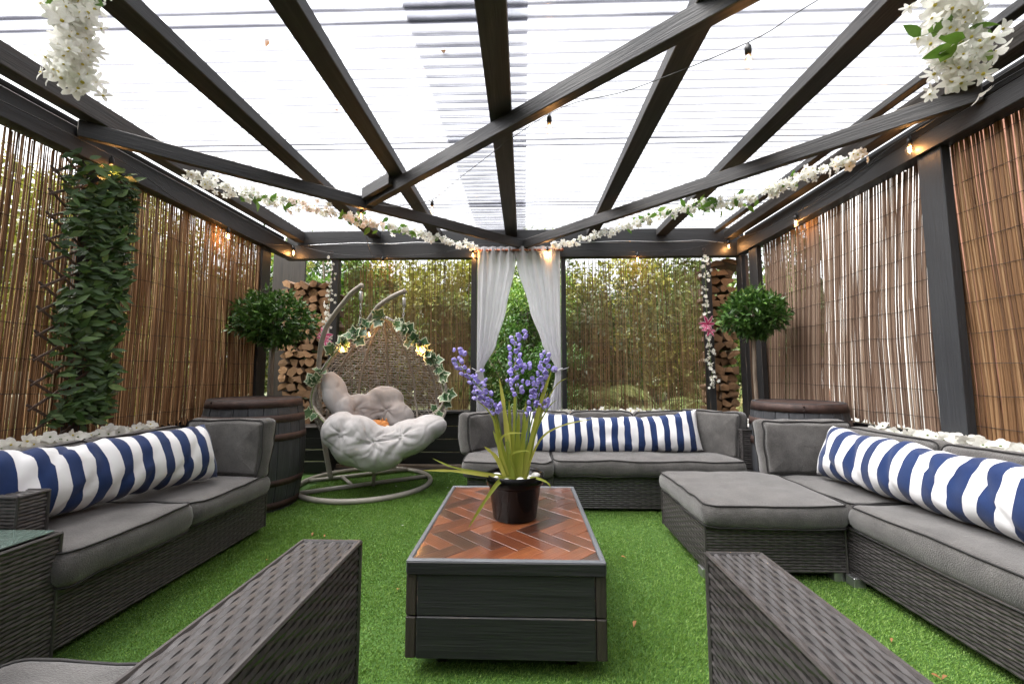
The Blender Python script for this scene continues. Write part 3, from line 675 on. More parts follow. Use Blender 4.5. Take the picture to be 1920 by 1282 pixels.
for pts, wd in (([(-.06, -.03, .19), (-.15, -.08, .215), (-.29, -.1, .235), (-.42, -.12, .24)], .02), ([(-.06, 0, .19), (-.17, -.02, .21), (-.3, -.02, .235), (-.4, .0, .27)], .014),
                ([(.0, -.06, .185), (-.06, -.12, .2), (-.13, -.17, .12), (-.2, -.19, .01)], .026), ([(.05, -.05, .19), (.1, -.1, .205), (.15, -.12, .19), (.165, -.12, .165)], .014),
                ([(-.03, -.03, .2), (-.07, -.06, .34), (-.04, -.08, .4), (.04, -.09, .405)], .016), ([(.01, -.03, .2), (-.02, -.07, .3), (.05, -.08, .325), (.08, -.08, .31)], .013),
                ([(-.04, -.04, .18), (-.08, -.07, .28), (-.11, -.09, .32), (-.14, -.1, .345)], .024), ([(.05, -.03, .2), (.12, -.06, .37), (.22, -.09, .44), (.36, -.12, .475)], .012),
                ([(.06, -.02, .2), (.1, -.05, .4), (.16, -.07, .52), (.2, -.08, .56)], .01), ([(-.05, -.02, .2), (-.08, -.05, .4), (-.12, -.07, .5), (-.18, -.1, .56)], .012),
                ([(.05, .0, .2), (.13, .0, .48), (.2, 0, .62), (.26, 0, .66)], .009), ([(-.05, .02, .2), (-.1, .02, .5), (-.17, .02, .64), (-.23, .02, .66)], .009)):
    bladepart([pl(*p) for p in pts], wd, t)
# bell floret: ruffled open bell
mb = MB(); mb.grid(lambda u, v: V(((.004 + .0165 * math.sin(min(1, v * 1.25) * PI * .62) + .003 * v * math.cos(10 * PI * u)) * math.cos(2 * PI * u), (.004 + .0165 * math.sin(min(1, v * 1.25) * PI * .62) + .003 * v * math.cos(10 * PI * u)) * math.sin(2 * PI * u), .026 * v - .003 * math.cos(10 * PI * u) * v)), 20, 6, closeu=True)
BELL = mb.mesh('floret', M['purple'], True)
def spike(pts, n, spread, seed, side=()):
    rg = random.Random(seed); pts = [V(pl(*p)) for p in pts]
    m = MB(); m.tube(pts, [.0045, .004, .0035, .002][:len(pts)], 6); sp = m.build('flower_spike', M['vine'], t, True)
    a, b = pts[-2], pts[-1]
    def put(p, out):
        d = (out + V((0, 0, -.35))).normalized(); tt, y, z = frame(d); ang = rg.uniform(0, 6.28)
        y2 = y * math.cos(ang) + z * math.sin(ang); inst('floret', BELL, MX(p, y2, tt.cross(y2), tt, rg.uniform(.5, .72)), sp)
    for i in range(n):
        f = i / n; q = a.lerp(b, .02 + f * 1.02); an = i * 2.4 + rg.uniform(-.4, .4); tt, y, z = frame(b - a)
        o = y * math.cos(an) + z * math.sin(an); put(q + o * spread * (1 - .55 * f) * rg.uniform(.4, 1), o)
    for (p, r, k) in side:
        c = V(pl(*p))
        for i in range(k): o = V((rg.gauss(0, 1), rg.gauss(0, .7), rg.gauss(0, 1))).normalized(); put(c + o * r * rg.uniform(.3, 1), o)
    # sepals
    for i in range(5):
        q = a.lerp(b, .1 + .2 * i); m2 = bladepart([q, q + V((rg.uniform(-.02, .02), -.01, .01)), q + V((rg.uniform(-.04, .04), -.02, .012))], .008, sp, 'sepal', M['vine'])
spike([(.0, .0, .18), (.005, .01, .45), (.012, .0, .58), (-.002, .0, .87)], 30, .036, 1, [((.05, -.01, .72), .032, 7), ((-.03, .0, .66), .026, 4), ((.045, 0, .87), .02, 4)])
spike([(.03, .0, .18), (.07, .0, .4), (.11, .0, .56), (.155, .0, .79)], 22, .03, 2, [((.08, .0, .63), .028, 6), ((.17, 0, .7), .022, 5)])
spike([(.03, .02, .18), (.06, .02, .36), (.075, .02, .47), (.1, .0, .62)], 14, .03, 3, [((.135, 0, .54), .03, 7)])
spike([(-.04, .0, .18), (-.09, .0, .42), (-.125, .0, .56), (-.3, .0, .75)], 22, .022, 4, [((-.27, 0, .78), .032, 8)])
spike([(-.03, .02, .18), (-.07, .02, .4), (-.09, .02, .5), (-.2, -.01, .59)], 18, .022, 5, [((-.17, .01, .66), .032, 6), ((-.1, .0, .52), .026, 5)])

# ------------------------------------------------------------------ sofas
RT = [M['rattan'], M['rattan_in']]
Rz = lambda a: Matrix.Rotation(a, 3, 'Z')
def tilt(face, lean):    # a cushion standing on edge: local z (thickness) -> face direction, local y -> up
    f = V(face).normalized(); up = V((0, 0, 1)); x = up.cross(f).normalized(); u2 = (up * math.cos(lean) - f * math.sin(lean)).normalized(); z = x.cross(u2)
    return Matrix(((x.x, u2.x, z.x), (x.y, u2.y, z.y), (x.z, u2.z, z.z)))
# left sofa
t = thing('rattan_sofa', 'long grey rattan sofa along the reed screens with the leaf trellis', 'sofa', (-2.2, 2.3, 0))
mb = MB(); rattan_box(mb, -2.58, -1.81, 1.66, 3.03, .03, .285, 'XYZ'); mb.build('base', RT, t)
mb = MB(); rattan_box(mb, -2.66, -2.52, 1.66, 3.06, .286, .62, 'XYZ', .016, .045); mb.build('backrest', RT, t)
mb = MB(); rattan_box(mb, -2.51, -1.97, 1.655, 1.765, .286, .615, 'XyYZ'); mb.build('armrest', RT, t)
cushion(t, 'seat_cushion', (-2.10, 2.615, .345), (.73, .66, .125), seed=1, puff=.02)
cushion(t, 'seat_cushion', (-2.09, 1.955, .348), (.72, .63, .135), seed=2, puff=.025)
for k, y in enumerate((2.0, 2.64)): cushion(t, 'back_cushion', (-2.405, y, .56), (.63, .32, .13), tilt((1, 0, 0), .2), seed=3 + k, puff=.035)
cushion(t, 'corner_cushion', (-2.03, 2.93, .585), (.58, .37, .13), tilt((-.08, -1, 0), .14), seed=6, puff=.03, wr=.011, rc=.03)
pillow_bolster('bolster_cushion', 'navy and white striped bolster on the sofa by the leaf trellis', (-2.0, 2.70, .60), (-2.2, 1.60, .615), (-.42, 0, 1), .175, .12, 21, 1, first_white=False)
# side table
t = thing('side_table', 'square rattan side table with green glass top, against the trellis-side sofa', 'side table', (-2.1, 1.4, 0))
mb = MB(); rattan_box(mb, -2.48, -1.775, .95, 1.648, .03, .488, 'XYy', .0155, .042); mb.build('base', RT, t)
mb = MB(); mb.box(-2.47, -1.79, .96, 1.636, .4935, .5, .0015); mb.build('glass_top', M['glass'], t)
# back sofa
t = thing('rattan_sofa', 'grey rattan sofa below the curtains, facing the camera', 'sofa', (.7, 3.8, 0))
mb = MB(); rattan_box(mb, .225, 1.72, 3.48, 4.2, .03, .29, 'yx', .015, .045); mb.build('base', RT, t)
mb = MB(); rattan_box(mb, -.44, .215, 3.39, 4.2, .03, .29, 'yx', .015, .045); mb.build('chaise_base', RT, t)
mb = MB(); rattan_box(mb, -.47, 1.86, 4.2, 4.33, .03, .62, 'yxX', .016, .045); mb.build('backrest', RT, t)
mb = MB(); rattan_box(mb, 1.73, 1.86, 3.5, 4.199, .03, .64, 'yxXZ', .015, .04); mb.build('armrest', RT, t)
cushion(t, 'seat_cushion', (-.135, 3.755, .355), (.7, .87, .12), seed=11, puff=.012, rc=.09)
cushion(t, 'seat_cushion', (.97, 3.80, .352), (1.48, .78, .12), seed=12, puff=.018)
for k, (x, wd) in enumerate(((.11, .62), (.72, .6), (1.32, .6))): cushion(t, 'back_cushion', (x, 4.1, .56), (wd, .33, .13), tilt((0, -1, 0), .2), seed=13 + k, puff=.03)
cushion(t, 'corner_cushion', (-.36, 3.92, .57), (.5, .34, .13), tilt((.75, -.66, 0), .12), seed=17, puff=.03, wr=.011, rc=.03)
cushion(t, 'corner_cushion', (1.62, 3.8, .575), (.54, .37, .13), tilt((-.8, -.6, 0), .1), seed=18, puff=.03, wr=.011, rc=.03)
pillow_bolster('bolster_cushion', 'navy and white striped bolster on the sofa below the curtains', (.0, 3.83, .59), (1.50, 3.80, .60), (0, .35, 1), .18, .11, 28, 2, sagz=.045, first_white=False)
# right corner sofa
t = thing('rattan_corner_sofa', 'grey rattan corner sofa with ottoman, in front of the white house', 'sofa', (1.9, 2.3, 0))
mb = MB(); rattan_box(mb, .96, 1.69, 2.385, 3.1, .05, .285, 'yxX', .0145, .042); mb.build('ottoman_base', RT, t)
mb = MB(); rattan_box(mb, 1.70, 2.36, .7, 3.12, .05, .285, 'xy', .0145, .042); mb.build('base', RT, t)
mb = MB(); rattan_box(mb, 2.30, 2.41, .7, 3.2, .286, .62, 'xZ', .016, .045); mb.build('backrest', RT, t)
for (x, y) in ((1.66, 2.40), (1.71, 2.33), (.98, 2.42), (1.71, 1.0)): 
    mb = MB(); mb.box(x - .03, x + .03, y + .0, y + .06, 0, .05); mb.build('foot', M['steel'], t)
cushion(t, 'ottoman_cushion', (1.32, 2.72, .347), (.75, .78, .125), seed=21, puff=.012, rc=.06)
cushion(t, 'seat_cushion', (2.02, 2.75, .345), (.63, .72, .12), seed=22, puff=.012)
cushion(t, 'seat_cushion', (2.03, 1.62, .345), (.68, 1.47, .13), seed=23, puff=.028)
for k, y in enumerate((2.72, 2.03, 1.34)): cushion(t, 'back_cushion', (2.235, y, .555), (.67, .33, .13), tilt((-1, 0, 0), .22), seed=25 + k, puff=.035)
cushion(t, 'corner_cushion', (1.93, 3.07, .58), (.6, .36, .13), tilt((.03, -1, 0), .12), seed=29, puff=.03, wr=.011, rc=.03)
pillow_bolster('bolster_cushion', 'navy and white striped bolster on the corner sofa', (1.975, 2.90, .59), (1.99, 1.50, .575), (.4, 0, 1), .17, .115, 23, 3, first_white=True)
# near armchairs
def armchair(label, x0, x1, inner, ztop, yf, seat_y, cx, yb=.25, seat=True):
    t = thing('rattan_armchair', label, 'armchair', (cx, .6, 0), 'rattan armchairs facing the coffee table')
    mb = MB(); rattan_box(mb, x0, x1, yb, yf, .03, ztop, 'xXyYZ', .0165, .035); mb.build('armrest', RT, t)
    sgn = 1 if cx > x1 else -1; a = x1 if sgn > 0 else x0; wd = .62
    xa, xb = sorted((a + sgn * .005, a + sgn * wd))
    mb = MB(); rattan_box(mb, xa, xb, yb, seat_y - .03, .03, .27, 'y', .0165, .035); mb.build('base', RT, t)
    cushion(t, 'seat_cushion', ((xa + xb) / 2, (seat_y + yb) / 2, .345), (wd - .02, seat_y - yb, .125), seed=41 + int(cx > 0), puff=.02)
    xo = sorted((a + sgn * (wd + .005), a + sgn * (wd + .165)))
    mb = MB(); rattan_box(mb, xo[0], xo[1], yb, seat_y - .06, .03, ztop, 'xXZ', .016, .045); mb.build('armrest', RT, t)
    mb = MB(); rattan_box(mb, min(xa, xo[0]) - .0, max(xb, xo[1]), yb - .13, yb - .005, .03, .72, 'yYZ', .016, .045); mb.build('backrest', RT, t)
    return t
armchair('grey rattan armchair with a fabric seat showing, near the glass-topped side table', -.634, -.468, 1, .62, 1.25, 1.07, -.95)
armchair('grey rattan armchair showing only its woven arm, near the corner sofa', .505, .652, -1, .60, 1.25, .84, .95)

# ------------------------------------------------------------------ barrels
def barrel(label, c, rt, rb, Ht):
    t = thing('barrel', label, 'barrel', (*c, 0), 'grey whisky barrels behind the sofas'); n = 22
    rad = lambda z: rt + (rb - rt) * (1 - (2 * z / Ht - 1) ** 2)
    for k in range(n):
        a0 = 2 * PI * k / n + .004; a1 = 2 * PI * (k + 1) / n - .004; m = MB(); ro = random.uniform(-.002, .002); rows = 9
        vs = []
        for i in range(rows):
            z = Ht * i / (rows - 1); r = rad(z) + ro
            for (a, q) in ((a0, r - .022), (a0, r - .003), (a0 + .015, r), (a1 - .015, r), (a1, r - .003), (a1, r - .022)): vs.append((c[0] + q * math.cos(a), c[1] + q * math.sin(a), z))
        fs = [(i * 6 + j, i * 6 + (j + 1) % 6, (i + 1) * 6 + (j + 1) % 6, (i + 1) * 6 + j) for i in range(rows - 1) for j in range(6)]
        fs += [(0, 1, 2, 3, 4, 5)[::-1], tuple((rows - 1) * 6 + j for j in range(6))]
        m.add(vs, fs); m.build('stave', M['stave'], t)
    m = MB(); m.lathe([(rt - .03, Ht - .03), (rt - .03, Ht - .012), (.001, Ht - .012)], (*c, 0), 28); m.build('head', M['stave'], t)
    for z0, z1 in ((.02, .075), (.2, .25), (Ht * .66 - .03, Ht * .66 + .025), (Ht - .185, Ht - .125), (Ht - .065, Ht - .004)):
        m = MB(); r0 = rad(z0) + .002; r1 = rad(z1) + .002
        m.lathe([(r0 - .004, z0), (r0 + .003, z0 + .001), (r1 + .003, z1 - .001), (r1 - .004, z1)], (*c, 0), 44); hp = m.build('hoop', M['hoop'], t, True)
        rv = MB()
        for dz in (.015, -.015):
            a = -2.0; r = rad((z0 + z1) / 2) + .005; rv.lathe([(.008, -.003), (.007, .002), (.003, .004)], (0, 0, 0), 8, M=Matrix.Translation((c[0] + r * math.cos(a + dz * 2), c[1] + r * math.sin(a + dz * 2), (z0 + z1) / 2)) @ rot(0, PI / 2, 0) @ rot(0, 0, 0) if False else Matrix.Translation((c[0] + r * math.cos(a), c[1] + r * math.sin(a), (z0 + z1) / 2 + dz)) @ Matrix.Rotation(a, 4, 'Z') @ Matrix.Rotation(PI / 2, 4, 'Y'))
        rv.build('rivet', M['hoop'], hp, True)
    return t
barrel('grey barrel with rusty hoops under the round tree beside the egg chair', (-2.28, 3.60), .345, .395, .88)
barrel('grey barrel with rusty hoops behind the corner sofa, near the white house', (2.14, 3.45), .31, .35, .87)

# ------------------------------------------------------------------ leaf helpers
def leafmesh(name, mats, L=1., W=.36, bend=.18, fold=.12, n=4):
    m = MB(); vs = []
    for i in range(n + 1):
        f = i / n; wdt = W * .5 * math.sin(PI * min(1, f ** .8 * .97 + .03)) if 0 < f < 1 else .006
        z = -bend * f * f; vs += [(f * L, wdt, z + fold * wdt * 2), (f * L, 0, z), (f * L, -wdt, z + fold * wdt * 2)]
    fs = []
    for i in range(n): a = 3 * i; fs += [(a + 1, a, a + 3, a + 4), (a + 2, a + 1, a + 4, a + 5)]
    m.add(vs, fs); return m.mesh(name, mats, True)
def cloud(pos, dirs, size, width=.4, fold=.12, droop=.15, up=None):
    """numpy leaves: 5 vertices, two folded quads each"""
    n = len(pos); d = dirs / np.linalg.norm(dirs, axis=1, keepdims=True)
    r = RNG.normal(size=(n, 3)) * .5 + (np.array([0, 0, 1.]) if up is None else up)
    s = np.cross(d, r); s /= np.linalg.norm(s, axis=1, keepdims=True) + 1e-9; nn = np.cross(s, d); z = size[:, None]
    b = pos; c = pos + d * z * .5 - nn * z * .02; tip = pos + d * z - nn * z * droop
    l = c + s * z * width * .5 + nn * z * fold; rr = c - s * z * width * .5 + nn * z * fold
    v = np.stack([b, l, tip, rr, c], 1).reshape(-1, 3); k = np.arange(n)[:, None] * 5
    f = np.concatenate([k + np.array([[0, 4, 2, 1]]), k + np.array([[0, 3, 2, 4]])]).astype(np.int32)
    return v, f
def sph(n): 
    d = RNG.normal(size=(n, 3)); return d / np.linalg.norm(d, axis=1, keepdims=True)

# ------------------------------------------------------------------ clipped bay trees
def topiary(label, c, cz, rx, rz, foot, n=1500):
    t = thing('bay_tree', label, 'bay tree', foot, 'round clipped bay trees')
    m = MB(); f = V(foot); top = V((c[0], c[1], cz + .05))
    m.tube([f, f.lerp(top, .3) + V((.012, 0, 0)), f.lerp(top, .65) + V((-.01, 0, 0)), top], [.021, .019, .017, .014], 8)
    for k in range(9): 
        d = sph(1)[0]; d[2] = abs(d[2]) * .5; m.tube([top - V((0, 0, .1)), top + V(d * np.array([rx, rx, rz]) * .75)], [.008, .003], 5)
    m.build('trunk', M['trunk'], t, True)
    d = sph(n); r = np.where(RNG.random(n) < .65, RNG.uniform(.72, 1.05, n) + .16 * (RNG.random(n) < .07), RNG.uniform(.3, .8, n)) * (1 + .09 * np.sin(d[:, 0] * 7 + 1) * np.cos(d[:, 2] * 6 + d[:, 1] * 5))
    flat = np.where(d[:, 2] < -.45, .8, 1.0)
    pos = np.array([c[0], c[1], cz]) + d * r[:, None] * np.array([rx, rx, rz]) * flat[:, None]
    # whorls: five leaves from each twig tip
    pos = np.repeat(pos, 4, 0); dd = np.repeat(d, 4, 0); out = dd * .8 + RNG.normal(size=pos.shape) * .62 + np.array([0, 0, .12])
    v, fc = cloud(pos, out, RNG.uniform(.045, .085, len(pos)), .36, .05, .12)
    o = npobj('crown', npmesh('crown', v, fc, M['bay']), t); return t
topiary('round bay tree on a slim trunk between the golden reed screen and the egg chair', (-2.42, 4.05), 1.575, .34, .275, (-2.44, 4.1, .0), 1000)
topiary('round bay tree on a slim trunk beside the narrow log stack with the lily string', (2.09, 3.92), 1.60, .262, .215, (2.04, 3.86, .0), 720)
t = thing('gravel_planter', 'dark planter topped with white gravel, under the bay tree by the narrow log stack', 'planter', (2.1, 4.2, 0))
for z in (.1, .3, .5): plank('board', (1.87, 4.02, z), (2.38, 4.02, z), .025, .195, C, t); plank('board', (1.885, 4.04, z), (1.885, 4.75, z), .025, .195, C, t)
mb = MB(); mb.box(1.9, 2.39, 4.04, 4.75, .4, .58); mb.build('soil', M['soil'], t)
mb = MB(); rg = random.Random(5)
for i in range(420):
    p = pebble_bm((rg.uniform(1.89, 2.38), rg.uniform(4.02, 4.7), .588 + rg.uniform(0, .015)), rg.uniform(.009, .017), rg); mb.add(p.v, p.f)
tag(mb.build('gravel', M['pebble'], t, True), kind='stuff')

# ------------------------------------------------------------------ log stacks
def logmesh(kind, rg):
    m = MB(); n = 0
    if kind == 0: pts = [(math.cos(a) * (.9 + rg.uniform(-.06, .06)), math.sin(a) * (.9 + rg.uniform(-.06, .06))) for a in [2 * PI * i / 12 for i in range(12)]]
    elif kind == 1: pts = [(math.cos(a) * 1.15, math.sin(a) * 1.15 - .4) for a in [PI * i / 8 for i in range(9)]] 
    elif kind == 2:
        pts = [(math.cos(a) * 1.6, math.sin(a) * 1.6 - .85) for a in [PI * .28 + PI * .44 * i / 5 for i in range(6)]] + [(rg.uniform(-.15, .15), -1.0)]
    elif kind == 3: pts = [(-1, -.6), (.9, -.8), (1.05, .3), (.4, .75), (-.7, .65)]
    else: pts = [(-.95, -.35), (.3, -.8), (1.0, -.2), (.55, .6), (-.35, .7)]
    pts = [(x + rg.uniform(-.08, .08), y + rg.uniform(-.08, .08)) for x, y in pts]; k = len(pts); vs = []
    rows = 4
    for r in range(rows):
        f = r / (rows - 1); 
        for x, y in pts: vs.append((x * (1 + .06 * math.sin(f * 5 + kind)), -f * 1.0, y * (1 + .05 * math.cos(f * 4))))
    fs = [(i * k + j, i * k + (j + 1) % k, (i + 1) * k + (j + 1) % k, (i + 1) * k + j) for i in range(rows - 1) for j in range(k)]
    m.add(vs, fs, 0)
    c0 = (sum(p[0] for p in pts) / k, .0, sum(p[1] for p in pts) / k)
    m.add([(x, -.0 + rg.uniform(-.0, .03), y) for x, y in pts] + [(c0[0], .02, c0[2])], [((j + 1) % k, j, k) for j in range(k)], 1)
    m.add([(x, -1.0, y) for x, y in pts], [tuple(range(k))], 1)
    return m.mesh('log', [M['bark'], M['logend']])
lr = random.Random(11); LOGS = [logmesh(k % 5, lr) for k in range(15)]
def logstack(label, group, x0, x1, z0, z1, yf, seed, row=.092):
    rg = random.Random(seed); z = z0; n = 0
    while z < z1:
        x = x0 + rg.uniform(0, .03); hrow = row * rg.uniform(.9, 1.12)
        while x < x1 - .03:
            wd = rg.uniform(.075, .145); h = hrow * rg.uniform(.46, .6); ki = rg.randrange(15); me = LOGS[ki]
            cx = min(x + wd / 2, x1 - wd * .4); L = rg.uniform(.26, .34)
            Mx = Matrix.Translation((cx, yf + rg.uniform(-.05, .03), z + hrow / 2 + rg.uniform(-.012, .012))) @ rot(rg.uniform(-.06, .06), rg.choice((0, 0, PI, .5, -.5, 2.4)) + rg.uniform(-.25, .25), PI + rg.uniform(-.12, .12)) @ Matrix.Diagonal((wd * .52, L, h * 1.08, 1))
            o = inst('log', me, Mx); tag(o, ('round', 'half round', 'wedge shaped', 'squarish', 'flat sided')[ki % 5] + ' ' + label, 'log', group); n += 1; x += wd * .93
        z += hrow
    return n
logstack('firewood log in the wide stack behind the bay tree and egg chair', 'firewood logs stacked behind the egg chair', -2.88, -2.27, .5, 2.12, 4.93, 21)
logstack('firewood log in the tall narrow stack beside the lily string', 'firewood logs stacked in the tall narrow stack', 2.12, 2.42, .62, 2.27, 4.93, 22)
for (x, z, w_, h_, a, lb) in ((2.2, 2.33, .075, .055, .2, 'half round log perched on top of the narrow stack, next to the blossom string'), (2.38, 2.35, .09, .05, -.4, 'tilted half round log perched on top of the narrow stack, next to the corner post')):
    tag(inst('log', LOGS[1], Matrix.Translation((x, 4.86, z)) @ rot(.05, a, PI + a * .5) @ Matrix.Diagonal((w_, .32, h_, 1))), lb, 'log', 'firewood logs stacked in the tall narrow stack')
t = thing('log_store_base', 'dark timber box carrying the wide log stack, left of the egg chair stand', 'log store', (-2.4, 4.75, 0))
for z in (.075, .2, .325, .445): plank('board', (-2.95, 4.66, z), (-2.14, 4.66, z), .025, .118, C, t); plank('board', (-2.15, 4.68, z), (-2.15, 5.2, z), .025, .118, C, t)
plank('cap_board', (-2.95, 4.92, .495), (-2.13, 4.92, .495), .56, .02, M['brownwood'], t)
t = thing('log_store_base', 'low dark base carrying the tall narrow log stack', 'log store', (2.3, 4.95, 0))
plank('cap_board', (2.13, 5.0, .6), (2.5, 5.0, .6), .4, .03, M['brownwood'], t)
for z in (.1, .3, .5): plank('board', (2.13, 4.83, z), (2.5, 4.83, z), .025, .19, C, t)

# ------------------------------------------------------------------ hanging egg chair
t = thing('egg_chair', 'taupe wicker hanging egg chair on a curved metal stand with ring base', 'hanging chair', (-1.5, 4.25, 0))
def smoothpath(pts, k=6):
    pts = [V(p) for p in pts]; q = []
    for i in range(len(pts) - 1):
        p0 = pts[max(i - 1, 0)]; p1 = pts[i]; p2 = pts[i + 1]; p3 = pts[min(i + 2, len(pts) - 1)]
        for j in range(k):
            s = j / k; q.append(.5 * ((2 * p1) + (p2 - p0) * s + (2 * p0 - 5 * p1 + 4 * p2 - p3) * s * s + (3 * p1 - p0 - 3 * p2 + p3) * s ** 3))
    return q + [pts[-1]]
RC = V((-1.55, 4.24, .024)); RR = .62
mb = MB(); mb.tube([RC + V((RR * math.cos(a), RR * math.sin(a), 0)) for a in [2 * PI * i / 56 for i in range(56)]], .0235, 10, closed=True); mb.build('base_ring', M['stone'], t, True)
mb = MB(); mb.tube([(-2.13, 4.28, .026), (-1.3, 4.80, .026)], .02, 8); mb.build('base_bar', M['stone'], t, True)
mb = MB(); mb.tube([(-2.0, 3.86, .026), (-1.02, 4.50, .026)], .02, 8); mb.build('base_bar', M['stone'], t, True)
mb = MB(); mb.tube([(-1.86, 4.43, .026), (-1.62, 4.1, .026)], .016, 8); mb.build('base_bar', M['stone'], t, True)
post1 = [(-1.96, 4.38, .02), (-2.06, 4.42, .37), (-2.15, 4.45, .81), (-2.17, 4.46, 1.08), (-2.15, 4.44, 1.35), (-2.08, 4.4, 1.56), (-1.96, 4.33, 1.70), (-1.83, 4.25, 1.81), (-1.72, 4.17, 1.89), (-1.60, 4.1, 1.945)]
post2 = [(-1.42, 4.74, .02), (-1.52, 4.85, .5), (-1.72, 4.95, 1.0), (-1.85, 4.90, 1.3), (-1.82, 4.78, 1.58), (-1.63, 4.6, 1.78), (-1.51, 4.5, 1.845), (-1.37, 4.4, 1.895), (-1.24, 4.34, 1.935)]
for p in (post1, post2):
    mb = MB(); q = smoothpath(p); mb.tube(q, .0245, 10); mb.tube([q[-1] - (q[-1] - q[-2]).normalized() * .004, q[-1] + (q[-1] - q[-2]).normalized() * .008], .027, 10); mb.build('upright', M['stone'], t, True)
EC = V((-1.40, 4.2, 0)); EA = math.radians(12); EX = V((math.cos(EA), math.sin(EA), 0)); EF = V((math.sin(EA), -math.cos(EA), 0))   # lateral, facing
hooks = (V((-1.605, 4.105, 1.93)), V((-1.245, 4.345, 1.91)))
APEX = V((-1.42, 4.24, 1.66))
for hk, end in zip(hooks, (V((-1.61, 4.12, 1.50)), V((-1.25, 4.33, 1.55)))):
    m = MB(); m.tube([hk + V((0, 0, .0)), hk + V((0, 0, -.04))], .008, 8); m.lathe([(.006, -.04), (.018, -.05), (.02, -.06), (.02, -.12), (.018, -.13), (.006, -.14)], hk, 12); m.build('spring_hanger', M['steel'], t, True)
    m = MB(); a = hk + V((0, 0, -.135)); L = (end - a).length; nl = int(L / .03); d = (end - a).normalized()
    for i in range(nl):
        c = a + d * (L * (i + .5) / nl); s1 = V((1, 0, 0)) if i % 2 else V((0, 1, 0)); tt, y, z = frame(d, s1)
        m.tube([c + d * (.019 * math.cos(q)) + y * (.0085 * math.sin(q)) for q in [2 * PI * k / 10 for k in range(10)]], .0032, 5, closed=True)
    m.build('chain', M['steel'], t, True)
def egg(phi, s):
    """basket surface: phi around (0 = +lateral, 90 deg = back), s 0 bottom .. 1 apex"""
    z = .17 + 1.47 * s
    r = .645 * (math.sin(PI * min(1., .5 * (s / .46))) ** .62 if s < .46 else (1 - ((s - .46) / .54) ** 1.72) ** .86 if s < 1 else 0.)
    return EC + EX * (r * math.cos(phi)) - EF * (r * .76 * math.sin(phi) + .02) + V((0, 0, z)) + (APEX - EC - V((0, 0, 1.64))) * (s ** 3) * .6
def phirange(s): # opening half-angle in front
    o = -20 if s > .42 else -20 - 70 * ((.42 - s) / .42) ** .8
    return math.radians(o), math.radians(180 - o)
m = MB()
for k in range(9):      # ribs
    f = k / 8; pts = []
    for i in range(26):
        s = .04 + .955 * i / 25; a, b = phirange(s); pts.append(egg(a + (b - a) * f, s))
    m.tube(pts, .0125, 6)
m.build('rib', M['egg'], t, True)
m = MB()
for f in (0, 1):
    pts = []
    for i in range(40):
        s = .02 + .975 * i / 39; a, b = phirange(s); pts.append(egg(a + (b - a) * f, s))
    m.tube(pts, .02, 8)
    for i in range(0, 39): # wrapped binding
        c = pts[i]; d = (pts[i + 1] - pts[i]); tt, y, z = frame(d)
        for h in (0, .33, .66): m.tube([c + d * h + (y * math.cos(q) + z * math.sin(q)) * .0215 for q in [2 * PI * j / 8 for j in range(8)]], .004, 4, closed=True)
m.build('rim', M['egg'], t, True)
m = MB(); NR = 44
for r in range(NR):     # woven strands: slanting both ways plus level ones
    for mode in (0, 1):
        pts = []; f0 = (r + .5) / NR * 2.2 - .6
        for i in range(17):
            s = .06 + .90 * i / 16; f = f0 + (.6 if mode == 0 else -.6) * (i / 16) + (0 if mode == 0 else .6)
            f += .006 * math.sin(i * 2.5 + r)
            if 0 <= f <= 1: a, b = phirange(s); pts.append(egg(a + (b - a) * f, s) + V((0, 0, .0)))
        if len(pts) > 1: m.tube(pts, .0042, 4, cap=False)
for r in range(54):
    s = .08 + .88 * r / 53; a, b = phirange(s); m.tube([egg(a + (b - a) * i / 26, s + .004 * math.sin(i * 1.9 + r * 2)) for i in range(27)], .0036, 4, cap=False)
m.build('woven_shell', M['egg'], t, True)
mb = MB(); mb.tube([EC + V((-.02, -.1, .19)), EC + V((-.03, -.1, .03))], .018, 8); mb.build('stop', M['stone'], t, True)

